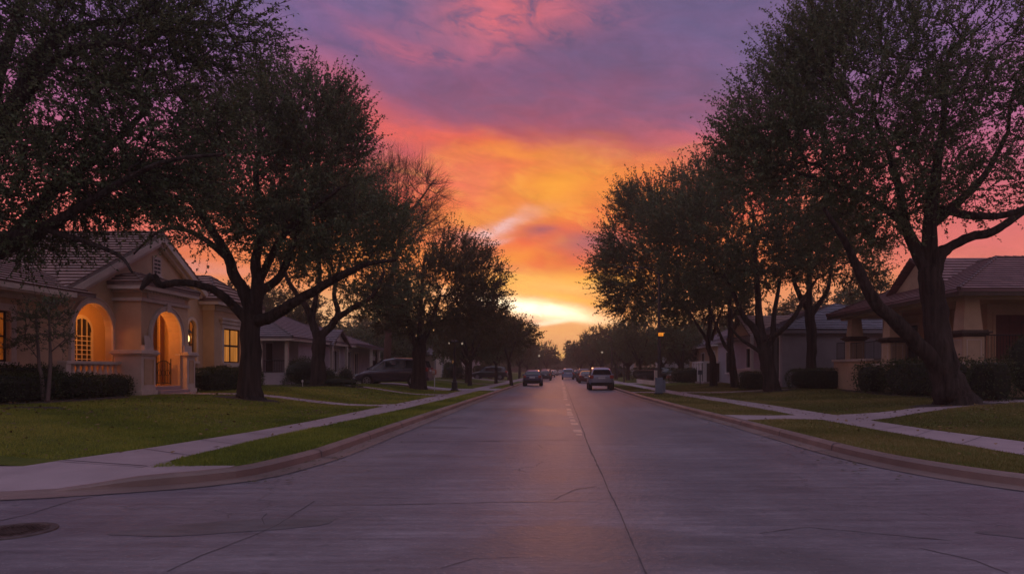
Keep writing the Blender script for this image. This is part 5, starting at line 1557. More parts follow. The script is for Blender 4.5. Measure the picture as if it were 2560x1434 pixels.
m = MB(); m.box(-15.5, -15.42, 30.55, 34.6, 4.20, 4.42); m.box(-15.99, -15.42, 30.52, 30.6, 4.20, 4.42); m.build('eave_moulding', M['stone'], H1)
# open iron gate leaf in the portal
m = MB(); gx, gy = -15.25, 26.80
def gate_pt(t, z): return (gx + .0 - t*.48, gy - .05 - .16*t, z)
m.tube([gate_pt(0, .95), gate_pt(0, 1.95)], .022, 6); m.tube([gate_pt(1, .95), gate_pt(1, 1.85)], .022, 6)
m.tube([gate_pt(0, 1.0), gate_pt(1, 1.0)], .018, 6); m.tube([gate_pt(t/8, 1.72+.16*math.sin(t/8*math.pi)) for t in range(9)], .018, 6)
for k in range(1, 9): m.tube([gate_pt(k/9, 1.0), gate_pt(k/9, 1.74+.14*math.sin(k/9*math.pi))], .011, 5)
for k in (2, 4.5, 7): m.tube([tuple(Vector(gate_pt(k/9, 1.4)) + Vector((.09*math.cos(a)*.8, .09*math.cos(a)*.3, .11*math.sin(a)))) for a in [i*math.pi/5 for i in range(11)]], .010, 5)
m.build('iron_gate', M['iron'], H1)
def plamp(name, loc, e, col, r, parent):
    l = bpy.data.lights.new(name, 'POINT'); l.energy = e; l.color = col; l.shadow_soft_size = r
    o = bpy.data.objects.new(name, l); COL.objects.link(o); o.parent = parent
    o.location = Vector(loc) - OFF[parent.name]
# ceiling lamps in the loggia (the light that fills both arches)
for lx, y in ((-17.1, 24.0), (-15.95, 25.55)):
    t = thing('ceiling_lantern', 'small glowing lantern under the porch ceiling ' + ('behind the left arch' if y < 25 else 'inside the stone portal'), 'lantern', (lx, y, 3.98))
    m = MB(); m.tube([(lx, y, 3.98), (lx, y, 3.88)], .012, 6); m.lathe((lx, y, 3.80), [(.02, .08), (.10, .03), (.11, .0)], 10); m.build('hanger', M['iron'], t)
    m = MB(); m.lathe((lx, y, 3.66), [(.04, 0), (.06, .05), (.06, .12), (.03, .15)], 12); m.build('lamp_glass', M['bulb'], t, smooth=True)
    plamp('porch_light', (lx, y, 3.45), 64 if y < 25 else 60, (1.0, .36, .06), .12, t)
# wall lantern
wl = thing('wall_lantern', 'lit carriage lantern on the wall between portal and arched window', 'lantern', (-15.97, 28.6, 2.9))
m = MB(); m.box(-15.995, -15.94, 28.52, 28.68, 2.5, 3.0); m.tube([(-15.95, 28.6, 2.62), (-15.8, 28.6, 2.50), (-15.62, 28.6, 2.55), (-15.58, 28.6, 2.7)], .016, 6)
m.tube([(-15.95, 28.6, 2.95), (-15.8, 28.6, 3.22), (-15.62, 28.6, 3.25), (-15.58, 28.6, 3.16)], .014, 6)
m.lathe((-15.58, 28.6, 3.06), [(.17, 0), (.12, .08), (.03, .16)], 10); m.lathe((-15.58, 28.6, 2.66), [(.03, -.03), (.09, .0), (.10, .03)], 10)
for k in range(6): a = k*math.pi/3; m.tube([(-15.58+.10*math.cos(a), 28.6+.10*math.sin(a), 2.68), (-15.58+.15*math.cos(a), 28.6+.15*math.sin(a), 3.07)], .008, 4)
m.build('bracket', M['iron'], wl)
m = MB(); m.lathe((-15.58, 28.6, 2.70), [(.035, 0), (.055, .08), (.05, .2), (.02, .27)], 10); m.build('lamp_glass', M['bulb'], wl, smooth=True)
plamp('lantern_light', (-15.36, 28.6, 2.85), 12, (1, .48, .13), .05, wl)

# ------------------------------------------------------------------ grey bungalow (left, behind)
H2 = thing('grey_bungalow', 'low grey bungalow with hipped roof and corner balcony behind the trees', 'house', (-19, 50, .6))
FS = Fac('x', -16.7, 1); FC = Fac('y', 42.0)
m = MB()
wall(m, FC, -23.5, -18.3+.0, .4, 3.45, [], .2)               # blank side wall towards the camera
m.quad((-18.3, 42, .4), (-18.3, 43.6, .4), (-18.3, 43.6, 3.45), (-18.3, 42, 3.45))
m.quad((-18.3, 43.6, .4), (-16.7, 43.6, .4), (-16.7, 43.6, 3.45), (-18.3, 43.6, 3.45))
wall(m, FS, 43.6, 60, .4, 3.5, [(46.3, 47.6, 1.5, 2.95, False), (50.2, 51.4, 1.3, 3.0, False), (53.2, 54.6, 1.3, 3.0, False), (55.4, 56.4, .7, 2.9, False)], .15)
m.quad((-16.7, 60, .4), (-23.5, 60, .4), (-23.5, 60, 3.5), (-16.7, 60, 3.5)); m.quad((-23.5, 42, .4), (-23.5, 60, .4), (-23.5, 60, 3.5), (-23.5, 42, 3.5))
m.build('wall', M['stucco_grey'], H2)
r = hip_roof(H2, -23.9, -16.3, 41.6, 53.0, 3.55, 1.85, 'y', (3.6, 3.2), 'roof_shingle', fascia='cream')
r = hip_roof(H2, -23.2, -16.2, 49.5, 60.4, 3.55, 1.45, 'y', (3, 3.5), 'roof_shingle', name='rear_roof', fascia='cream')
for a, b, z0, z1, l in ((46.3, 47.6, 1.5, 2.95, 'white framed sash window'), (50.2, 51.4, 1.3, 3.0, None), (53.2, 54.6, 1.3, 3.0, None), (55.4, 56.4, .7, 2.9, None)):
    window(H2, FS, a, b, z0, z1, False, .09, 'cream', 'white', 'glass', 2, 1, .1, True, .05, l)
# corner balcony with rail and posts
m = MB(); m.box(-18.3, -16.75, 41.95, 43.55, .4, 1.35); m.build('balcony_base', M['stucco_grey'], H2)
m = MB(); m.tube([(-18.25, 42.02, 2.1), (-16.8, 42.02, 2.1), (-16.8, 43.55, 2.1)], .03, 6); m.tube([(-18.25, 42.02, 1.42), (-16.8, 42.02, 1.42), (-16.8, 43.55, 1.42)], .02, 6)
for k in range(14): x = -18.2+k*.105; m.tube([(x, 42.02, 1.42), (x, 42.02, 2.1)], .011, 4)
for k in range(14): y = 42.1+k*.105; m.tube([(-16.8, y, 1.42), (-16.8, y, 2.1)], .011, 4)
m.build('railing', M['iron'], H2)
m = MB(); m.box(-16.92, -16.72, 41.96, 42.14, 1.35, 3.4); m.build('post', M['cream'], H2)
m = MB(); m.box(-18.29, -18.24, 42.5, 43.3, 1.4, 3.2); m.build('door', M['wood'], H2)
m = MB(); m.tube([(-18.5, 41.93, 3.35), (-18.5, 41.93, 3.2), (-18.3, 41.93, 3.05), (-18.3, 41.93, .5)], .045, 8); m.build('downpipe', M['cream'], H2)
# small projecting gable and the porch at the end
m = MB(); m.poly([(-16.4, 48.6, 3.3), (-16.4, 52.6, 3.3), (-16.4, 50.6, 4.35)]); m.box(-16.45, -16.25, 48.8, 49.0, .5, 3.3); m.box(-16.45, -16.25, 52.2, 52.4, .5, 3.3)
m.build('gable', M['cream'], H2)
m = MB(); roof_face(m, [(-19, 48.4, 3.3), (-16.1, 48.4, 3.3), (-16.1, 50.6, 4.5), (-19, 50.6, 4.5)]); roof_face(m, [(-16.1, 52.8, 3.3), (-19, 52.8, 3.3), (-19, 50.6, 4.5), (-16.1, 50.6, 4.5)])
m.build('gable_roof', M['roof_shingle'], H2)
for y in (54.9, 57.2, 60.0):
    MB().box(-15.3, -15.12, y, y+.18, .5, 3.3).build('porch_post', M['cream'], H2)
m = MB(); roof_face(m, [(-15.0, 54.4, 3.3), (-15.0, 60.6, 3.3), (-16.9, 60.6, 3.75), (-16.9, 54.4, 3.75)]); m.build('porch_roof', M['roof_shingle'], H2)
m = MB(); m.box(-16.65, -15.1, 54.6, 60.2, .4, .85); m.build('porch_floor', M['concrete'], H2)

# ------------------------------------------------------------------ farther left houses
def plain_house(name, label, X, o, y0, y1, depth, eave, rise, wm, rm, wins, z0=.4, gable=None, tm='cream', lit=()):
    xa, xb = (X-depth, X) if o > 0 else (X, X+depth)
    H = thing(name, label, 'house', ((xa+xb)/2, (y0+y1)/2, z0))
    fc = Fac('x', X, o); m = MB()
    wall(m, fc, y0, y1, z0, eave, [(a, b, zb, zt, False) for a, b, zb, zt in wins], .12)
    m.quad((xa, y0, z0), (xb, y0, z0), (xb, y0, eave), (xa, y0, eave)); m.quad((xa, y1, z0), (xb, y1, z0), (xb, y1, eave), (xa, y1, eave))
    bx = xa if o > 0 else xb; m.quad((bx, y0, z0), (bx, y1, z0), (bx, y1, eave), (bx, y0, eave))
    m.build('wall', M[wm], H)
    hip_roof(H, xa-.4, xb+.4, y0-.4, y1+.4, eave+.05, rise, 'y', (depth*.45, depth*.45), rm, fascia=tm)
    for i, (a, b, zb, zt) in enumerate(wins):
        window(H, fc, a, b, zb, zt, False, .1, tm, 'white', 'lit_dim' if i in lit else 'glass', 2, 2, .08, True, .05)
    if gable:
        ya, yb, out, gr = gable; xg = X+o*out; yc = (ya+yb)/2
        m = MB(); m.box(X, xg, ya, yb, z0, eave-.1); m.poly([(xg, ya, eave-.1), (xg, yb, eave-.1), (xg, yc, eave-.1+gr)]); m.build('gable', M[tm], H)
        m = MB(); e = .3*o
        roof_face(m, [(X-2*o, ya-.3, eave-.2), (xg+e, ya-.3, eave-.2), (xg+e, yc, eave+gr+.05), (X-2*o, yc, eave+gr+.05)])
        roof_face(m, [(xg+e, yb+.3, eave-.2), (X-2*o, yb+.3, eave-.2), (X-2*o, yc, eave+gr+.05), (xg+e, yc, eave+gr+.05)]); m.build('gable_roof', M[rm], H)
        f2 = Fac('x', xg, o); window(H, f2, ya+.5, ya+1.1, 1.5, eave-.8, False, .06, 'white', 'darkframe', 'glass', 1, 2, .0-.02, False)
        for q in (ya-.05, yb-.12): MB().box(xg, xg+o*.16, q, q+.16, z0, eave-.1).build('porch_post', M['white'], H)
    return H
plain_house('cottage', 'small pale cottage with a white gabled porch past the minivan', -17.2, 1, 78, 96, 9, 3.6, 2.2, 'stucco_grey', 'roof_shingle', [(82, 83.4, 1.3, 2.9), (92.5, 94, 1.2, 2.9)], .5, (84.5, 89.5, 1.6, 1.3))
plain_house('cottage', 'dim house far down the left side beyond the lamp post', -17.5, 1, 104, 122, 9, 3.6, 2.2, 'stucco_blue', 'roof_shingle', [(106, 107.5, 1.3, 2.9), (110, 111.5, 1.3, 2.9), (116, 117.5, 1.3, 2.9)], .5, (111.8, 115.5, 1.2, 1.0))
plain_house('cottage', 'faintly seen house at the far end of the left row', -17.5, 1, 130, 150, 9, 3.8, 2.4, 'stucco_grey', 'roof_shingle', [(134, 136, 1.3, 2.9), (141, 143, 1.3, 2.9)], .5)
# lit doorway of the second cottage
t = thing('lit_doorway', 'glowing orange doorway seen between the cottage and the lamp post', 'doorway', (-15.5, 98.2, .5))
m = MB(); m.box(-16.6, -15.4, 97.4, 97.6, .5, 3.1); m.box(-16.6, -15.4, 99.4, 99.6, .5, 3.1); m.box(-16.6, -15.4, 97.4, 99.6, 3.1, 3.3); m.build('frame', M['cream'], t)
m = MB(); m.box(-16.62, -16.55, 97.6, 99.4, .5, 3.1); m.build('door', M['stucco_in'], t)
m = MB(); m.lathe((-15.9, 98.5, 2.72), [(.05, 0), (.14, .1), (.14, .25), (.05, .32)], 10); m.build('lamp_glass', M['bulb'], t)
plamp('door_light', (-15.9, 98.5, 2.5), 34, (1, .45, .12), .1, t)

# ------------------------------------------------------------------ porch house at the right
H4 = thing('porch_house', 'tan house at right with tapered porch columns, railings and a heavy tiled roof', 'house', (20, 33, .35))
m = MB()
# raised porch base and parapet
m.box(16.0, 19.5, 27.4, 37.6, .1, 1.70)
m.box(15.75, 16.9, 35.0, 39.3, .1, 1.98)
m.box(15.72, 15.98, 35.0, 35.6, .1, 1.86)
m.box(16.0, 26, 27.1, 27.4, .1, 1.70)
m.build('porch_base', M['stucco_tan'], H4)
m = MB(); m.box(15.88, 16.25, 27.0, 35.0, 1.70, 1.84); m.box(16.252, 26, 27.0, 27.3, 1.70, 1.84); m.box(15.66, 17.0, 34.95, 39.4, 1.98, 2.10); m.build('coping', M['stone'], H4)
# main walls behind the porch
FW = Fac('x', 18.9, -1); FWy = Fac('y', 30.2)
m = MB()
wall(m, FW, 27.4+2.8, 40, .1, 4.9, [(31.5, 32.6, 1.9, 3.9, False), (36, 37.2, 1.9, 3.9, False)], .15)
wall(m, FWy, 18.9, 30, .1, 4.9, [(19.25, 23.0, 1.75, 3.95, False)], .15)
m.quad((18.9, 40, .1), (30, 40, .1), (30, 40, 4.9), (18.9, 40, 4.9)); m.build('wall', M['stucco_tan'], H4)
window(H4, FW, 31.5, 32.6, 1.9, 3.9, False, .1, 'stone', 'maroon', 'glass', 2, 3, .1, False, .06)
window(H4, FW, 36, 37.2, 1.9, 3.9, False, .1, 'stone', 'darkframe', 'glass', 2, 3, .1, False, .06)
window(H4, FWy, 19.25, 23.0, 1.75, 3.95, False, .12, 'stucco_tan', 'maroon', 'maroon', 5, 5, .1, False, .10, 'wide dark red shuttered window at the right edge')
# columns on pedestals
def column(x, y, zb=1.84, top=4.35, w=.85, part='column'):
    m = MB(); h = w/2
    m.box(x-h, x+h, y-h, y+h, zb, zb+1.0); c = m.build(part, M['stucco_tan'], H4, bevel=.01)
    m = MB()
    for z0, z1, e in ((1.0, 1.06, .04), (1.06, 1.13, .12), (1.13, 1.20, .20), (1.20, 1.26, .10)): m.box(x-h-e, x+h+e, y-h-e, y+h+e, zb+z0, zb+z1)
    m.build('cap', M['wood'], c, bevel=.008)
    m = MB(); a, b = h*.90, h*.68
    n = len(m.v); m.v += [(x-a, y-a, zb+1.26), (x+a, y-a, zb+1.26), (x+a, y+a, zb+1.26), (x-a, y+a, zb+1.26), (x-b, y-b, top), (x+b, y-b, top), (x+b, y+b, top), (x-b, y+b, top)]
    m.f += [(0, 3, 2, 1), (4, 5, 6, 7), (0, 1, 5, 4), (1, 2, 6, 5), (2, 3, 7, 6), (3, 0, 4, 7)]; m.build('shaft', M['stucco_tan'], c)
    m = MB()
    for dx in (-1,):
        band(m, Fac('x', x-h, -1), y-h*.62, y+h*.62, zb+.14, zb+.86, False, .03, 0, .015)
    band(m, Fac('y', y-h), x-h*.62, x+h*.62, zb+.14, zb+.86, False, .03, 0, .015); m.build('panel', M['stone'], c)
column(16.45, 27.55); column(16.4, 33.6, w=.8); column(16.4, 38.0, zb=2.10, top=4.35, w=.75)
# porch beam
m = MB(); m.box(16.12, 16.7, 27.2, 39.2, 4.32, 4.62); m.box(16.702, 28, 27.2, 27.8, 4.32, 4.62); m.build('beam', M['stucco_tan'], H4)
# railings
def railing(p, q, z0, z1, par, n):
    m = MB(); a, b = Vector(p), Vector(q)
    for z, r_ in ((z0+.08, .018), (z1, .026)): m.tube([(a.x, a.y, z), (b.x, b.y, z)], r_, 6)
    for k in range(n+1):
        c = a.lerp(b, k/n); m.tube([(c.x, c.y, z0), (c.x, c.y, z1)], .011 if k % 8 else .02, 4)
    return m.build('railing', M['iron'], par)
railing((16.1, 28.0), (16.1, 33.2), 1.84, 2.86, H4, 44); railing((16.1, 34.0), (16.0, 37.6), 2.0, 2.98, H4, 30)
railing((16.0, 38.4), (15.9, 39.2), 2.10, 3.05, H4, 8); railing((16.9, 27.15), (23, 27.15), 1.84, 2.9, H4, 50)
railing((20.2, 29.9), (23.2, 29.9), 1.5, 3.6, H4, 18)
# roof: hip corner, wide
m = MB(); z = 4.66; ex, ey = 15.45, 26.45
P1 = Vector((19.6, 30.7, 6.55)); P2 = Vector((19.6, 35.2, 6.55)); P3 = Vector((32, 30.7, 6.55)); far = (ex, 39.6, z)
roof_face(m, [(ex, 39.6, z), (ex, ey, z), P1, P2]); roof_face(m, [(ex, ey, z), (32, ey, z), P3, P1])
roof_face(m, [(32, 39.6, z), (ex, 39.6, z), P2]); roof_face(m, [(32, 39.6, z), P2, P1, P3])
ro = m.build('roof', M['roof_tile_right'], H4); caps(H4, ro, [((ex, ey, z), P1), (P1, P2), (P1, P3), ((ex, 39.6, z), P2)], 'roof_tile_right', .09)
m = MB(); m.box(ex+.02, ex+.07, ey+.02, 39.58, z-.26, z-.1); m.box(ex+.07, 32, ey+.02, ey+.07, z-.26, z-.1); m.build('fascia', M['wood'], ro)
m = MB(); m.quad((ex+.07, ey+.07, z-.22), (32, ey+.07, z-.22), (32, 39.5, z-.22), (ex+.07, 39.5, z-.22)); m.build('soffit', M['stucco_tan'], ro)
# street facing dormer gable
m = MB(); yc = 32.6
m.poly([(17.0, 30.6, 5.35), (17.0, 34.6, 5.35), (17.0, yc, 6.55)]); m.build('dormer_wall', M['stucco_tan'], H4)
m = MB(); roof_face(m, [(21, 30.2, 5.3), (16.7, 30.2, 5.3), (16.7, yc, 6.85), (21, yc, 6.85)]); roof_face(m, [(16.7, 35.0, 5.3), (21, 35.0, 5.3), (21, yc, 6.85), (16.7, yc, 6.85)]); m.build('dormer_roof', M['roof_tile_right'], H4)
# steps wall
# ------------------------------------------------------------------ slate roofed house (right, middle)
H5 = thing('slate_roofed_house', 'blue grey house with plain side wall and pale framed windows behind the right trees', 'house', (18, 50, .3))
FF = Fac('y', 42.7); FS5 = Fac('x', 13.9, -1)
m = MB()
wall(m, FF, 13.9, 23.6, .2, 4.0, [], .1)
wall(m, FS5, 42.7, 60, .2, 4.0, [(43.2, 45.3, .9, 3.7, False), (49.2, 50.8, 1.7, 3.1, False), (55, 57, 1.3, 3.0, False)], .15)
m.quad((23.6, 42.7, .2), (23.6, 60, .2), (23.6, 60, 4), (23.6, 42.7, 4)); m.build('wall', M['stucco_blue'], H5)
hip_roof(H5, 13.45, 24.1, 42.25, 60.4, 4.05, 1.95, 'y', (4.2, 4.2), 'roof_blue', fascia='stucco_blue')
window(H5, FS5, 43.2, 45.3, .9, 3.7, False, .12, 'white', 'white', 'glass', 1, 1, .06, True, .04, 'tall white framed window at the corner')
window(H5, FS5, 49.2, 50.8, 1.7, 3.1, False, .10, 'white', 'darkframe', 'glass', 3, 1, .1, True, .05)
window(H5, FS5, 55, 57, 1.3, 3.0, False, .10, 'white', 'darkframe', 'glass', 2, 2, .1, True, .05)
m = MB(); m.box(13.2, 13.9, 46.6, 52.6, .2, 1.5); m.box(13.1, 13.9, 46.5, 52.7, 1.5, 1.62)
for k in range(5): m.box(13.16, 13.2, 46.8, 52.4, .3+k*.23, .48+k*.23)
m.build('bay', M['white'], H5)
m = MB(); m.poly([(13.3, 47.2, 4.0), (13.3, 53, 4.0), (13.3, 50.1, 5.3)]); m.build('gable', M['stucco_tan'], H5)
m = MB(); roof_face(m, [(18, 46.8, 3.9), (13.0, 46.8, 3.9), (13.0, 50.1, 5.5), (18, 50.1, 5.5)]); roof_face(m, [(13.0, 53.4, 3.9), (18, 53.4, 3.9), (18, 50.1, 5.5), (13.0, 50.1, 5.5)]); m.build('gable_roof', M['roof_tile'], H5)
m = MB(); m.box(13.05, 13.25, 46.7, 46.9, .2, 4.0); m.build('post', M['white'], H5)
# cottage with picket-like white panels
H6 = thing('small_porch_house', 'small tan house with a white panelled porch wall beyond the slate roofed house', 'house', (17, 68, .3))
f6 = Fac('x', 14.4, -1); m = MB(); wall(m, f6, 62, 76, .2, 3.9, [(63.5, 65, 1.4, 3.2, False), (68, 69.5, 1.4, 3.2, False)], .15)
wall(m, Fac('y', 62), 14.4, 23, .2, 3.9, [(15.4, 16.6, 1.4, 3.2, False)], .1); m.build('wall', M['stucco_tan'], H6)
hip_roof(H6, 13.9, 23.4, 61.6, 76.4, 3.95, 2.2, 'y', (4, 4), 'roof_blue', fascia='white')
window(H6, f6, 63.5, 65, 1.4, 3.2, False, .1, 'white', 'darkframe', 'glass', 2, 2, .1); window(H6, f6, 68, 69.5, 1.4, 3.2, False, .1, 'white', 'darkframe', 'glass', 2, 2, .1)
window(H6, Fac('y', 62), 15.4, 16.6, 1.4, 3.2, False, .1, 'white', 'darkframe', 'glass', 2, 2, .1)
m = MB(); m.box(12.4, 14.3, 59.2, 59.35, 2.15, 2.28); m.box(12.4, 12.55, 59.36, 64, 2.15, 2.28)
for k in range(3): m.box(12.42+k*.72, 12.72+k*.72, 59.22, 59.34, .3, 2.15)
for k in range(4): m.box(12.42, 12.54, 60.2+k*1.2, 60.7+k*1.2, .3, 2.15)
pw = m.build('porch_wall', M['white'], H6)
m = MB(); m.box(12.5, 14.3, 59.45, 59.6, .3, 2.1); m.build('porch_screen', M['wood'], H6)
m = MB(); m.box(12.3, 15, 58.3, 64, .2, .5); m.build('porch_floor', M['concrete'], H6)
plain_house('cottage', 'pale house with tall narrow windows behind the lamp pole', 14.5, -1, 84, 104, 9, 4.2, 2.2, 'white', 'roof_shingle', [(86, 87, 1.2, 3.2), (89, 90, 1.2, 3.2), (92, 93, 1.2, 3.2), (95, 96, 1.2, 3.2), (99, 101, 1.2, 3.2)], .4, (87.5, 91.5, 1.0, 1.0), 'white')
plain_house('cottage', 'dim house behind the silver car on the right', 14.5, -1, 112, 134, 9, 3.8, 2.2, 'stucco_tan', 'roof_shingle', [(115, 117, 1.2, 3.0), (122, 124, 1.2, 3.0)], .4)
plain_house('cottage', 'faint house at the far end of the right row', 14.5, -1, 142, 165, 9, 3.8, 2.2, 'stucco_grey', 'roof_shingle', [(145, 147, 1.2, 3.0), (152, 154, 1.2, 3.0)], .4)
# low garden wall and fence between the pole and the silver car
t = thing('garden_fence', 'low iron fence on a small stone base beyond the right sidewalk', 'fence', (9.5, 66, .2))
m = MB(); m.box(8.3, 8.5, 60, 74, .1, .55); m.box(8.28, 8.6, 59.6, 60, .1, 1.5); m.build('base', M['stone'], t)
railing((8.4, 60.1), (8.4, 74), .55, 1.5, t, 60)
# ================================================================== vehicles
PAINT = {}
def paint(name, col, rough=.28):
    if name not in PAINT: PAINT[name] = pmat(name, col, rough, .06, 3, coat=.6, metal=.25)
    return PAINT[name]
def car(name, label, kind, x, y, z, rz, col, cat='car', group=None):
    """nose towards +y before rotation"""
    root = thing(name, label, cat, (0, 0, 0), group)
    D = {  # half length, half width, station list: (y, z_lower, z_belt, halfwidth at belt), roof list: (y, z, halfwidth)
     'hatch': (2.15, .89, [(-2.15, .42, .84, .74), (-2.08, .28, 1.02, .82), (-1.6, .22, 1.03, .87), (-.8, .20, 1.00, .89), (.3, .20, .97, .89), (1.1, .20, .93, .88), (1.7, .24, .82, .84), (2.05, .30, .68, .76), (2.15, .38, .60, .68)],
               [(-2.04, 1.02, .72), (-1.78, 1.38, .60), (-1.3, 1.50, .60), (-.3, 1.53, .61), (.35, 1.44, .60), (1.25, .94, .70)]),
     'suv': (2.3, .94, [(-2.3, .50, .95, .80), (-2.24, .36, 1.12, .88), (-1.7, .30, 1.13, .93), (-.8, .28, 1.10, .94), (.4, .28, 1.07, .94), (1.2, .28, 1.04, .93), (1.8, .30, .96, .90), (2.2, .36, .80, .82), (2.3, .46, .70, .72)],
               [(-2.2, 1.12, .78), (-1.98, 1.55, .66), (-1.5, 1.68, .66), (-.3, 1.72, .67), (.4, 1.64, .66), (1.3, 1.06, .76)]),
     'sedan': (2.35, .90, [(-2.35, .45, .80, .74), (-2.28, .30, .98, .82), (-1.7, .22, 1.02, .87), (-.8, .20, .97, .89), (.3, .20, .95, .89), (1.1, .20, .92, .88), (1.8, .24, .80, .84), (2.25, .30, .66, .76), (2.35, .38, .58, .66)],
               [(-1.75, 1.02, .70), (-1.1, 1.36, .58), (-.5, 1.44, .59), (.1, 1.42, .59), (.5, 1.34, .58), (1.2, .93, .70)]),
     'van': (2.5, .98, [(-2.5, .50, .98, .88), (-2.46, .36, 1.12, .94), (-1.8, .30, 1.13, .97), (-.8, .28, 1.11, .98), (.4, .28, 1.08, .98), (1.2, .28, 1.03, .96), (1.75, .30, .98, .93), (2.25, .34, .80, .84), (2.42, .42, .66, .74), (2.5, .48, .58, .60)],
               [(-2.42, 1.12, .84), (-2.25, 1.62, .74), (-1.8, 1.76, .73), (-.2, 1.80, .74), (.5, 1.70, .72), (1.75, 1.00, .78)]),
    }[kind]
    hl, hw, st, rf = D
    pm = paint(col[0], col[1])
    m = MB(); rings = []
    for yy, zl, zb, wb in st:
        w = wb
        rings.append([(-w*.86, yy, zl), (-w*1.0, yy, zl+.12), (-w*1.035, yy, lerp(zl, zb, .55)), (-w*1.02, yy, zb-.10), (-w*.95, yy, zb-.015), (-w*.6, yy, zb+.02), (0, yy, zb+.03),
                      (w*.6, yy, zb+.02), (w*.95, yy, zb-.015), (w*1.02, yy, zb-.10), (w*1.035, yy, lerp(zl, zb, .55)), (w*1.0, yy, zl+.12), (w*.86, yy, zl)])
    n = len(rings[0])
    for r_ in rings: m.v += r_
    for i in range(len(rings)-1):
        for k in range(n): k2 = (k+1) % n; m.f.append((i*n+k, (i+1)*n+k, (i+1)*n+k2, i*n+k2))
    m.f.append(tuple(range(n))); m.f.append(tuple((len(rings)-1)*n+k for k in reversed(range(n))))
    body = m.build('body', pm, root, smooth=True)
    body.modifiers.new('s', 'SUBSURF').levels = 1; body.modifiers['s'].render_levels = 1
    def belt(yy):
        for a, b in zip(st, st[1:]):
            if a[0] <= yy <= b[0]:
                t = (yy-a[0])/(b[0]-a[0]); return lerp(a[2], b[2], t), lerp(a[3], b[3], t)
        return st[-1][2], st[-1][3]
    # cabin shell
    m = MB(); rings = []
    for i, (yy, zr, wr) in enumerate(rf):
        zb, wb = belt(yy); zb = min(zb, zr) - .03
        wl = wb*.93
        rings.append([(-wl, yy, zb), (-lerp(wl, wr, .5)-.01, yy, lerp(zb, zr, .5)), (-wr-.02, yy, zr-.08 if zr-zb > .2 else zr-.02), (-wr*.86, yy, zr-.005), (-wr*.4, yy, zr+.02), (wr*.4, yy, zr+.02), (wr*.86, yy, zr-.005), (wr+.02, yy, zr-.08 if zr-zb > .2 else zr-.02), (lerp(wl, wr, .5)+.01, yy, lerp(zb, zr, .5)), (wl, yy, zb)])
    n = len(rings[0])
    for r_ in rings: m.v += r_
    for i in range(len(rings)-1):
        for k in range(n-1): m.f.append((i*n+k, (i+1)*n+k, (i+1)*n+k+1, i*n+k+1))
    m.f.append(tuple(range(n)))
    m.build('cabin', pm, root, smooth=False, bevel=.02)
    G = M['carglass']
    def panel(pts, name, out):
        m = MB(); P = [Vector(p)+Vector(out) for p in pts]; m.poly(P); m.poly([p+Vector(out)*.2 for p in P][::-1]); return m.build(name, G, root)
    # rear window between first and second roof station, windscreen between last two
    def at_(i, j, t, s):   # s -1..1 across
        a, b = rf[i], rf[j]; yy = lerp(a[0], b[0], t); zz = lerp(a[1], b[1], t)+.012; wa = lerp(a[2], b[2], t)
        return (wa*s, yy, zz)
    rw0, rw1 = (.10, .92) if kind != 'sedan' else (.08, .92)
    panel([at_(0, 1, rw0, -.92), at_(0, 1, rw0, .92), at_(0, 1, rw1, .88), at_(0, 1, rw1, -.88)], 'rear_window', (0, -.02, .012))
    panel([at_(5, 4, .06, -.92), at_(5, 4, .06, .92), at_(5, 4, .94, .9), at_(5, 4, .94, -.9)], 'windscreen', (0, .02, .014))
    for s in (-1, 1):
        ydiv = [(-1.62, -.62), (-.55, .38), (.45, .95)] if kind in ('hatch', 'suv') else ([(-2.1, -1.0), (-.92, .35), (.45, 1.25)] if kind == 'van' else [(-1.35, -.55), (-.48, .30), (.37, .85)])
        for a, b in ydiv:
            q = []
            for yy, top in ((a, 0), (b, 0), (b, 1), (a, 1)):
                zb, wb = belt(yy)
                for u, v in zip(rf, rf[1:]):
                    if u[0] <= yy <= v[0]: t = (yy-u[0])/(v[0]-u[0]); zr = lerp(u[1], v[1], t); wr = lerp(u[2], v[2], t)
                z0_ = zb+.02; z1_ = zr-.13; wl = wb*.93
                if z1_ < z0_: z1_ = z0_+.01
                zz = z1_ if top else z0_; f = (zz-(zb-.03))/max(.05, (zr-.08-(zb-.03))); w = lerp(wl, wr+.02, max(0, min(1, f)))+.022
                q.append((s*w, yy, zz))
            m = MB(); m.poly(q); m.poly([(p[0]-s*.006, p[1], p[2]) for p in q][::-1]); m.build('side_window', G, root)
    # wheels
    r = .33 if kind in ('hatch', 'sedan') else .36; wy = hl*.62
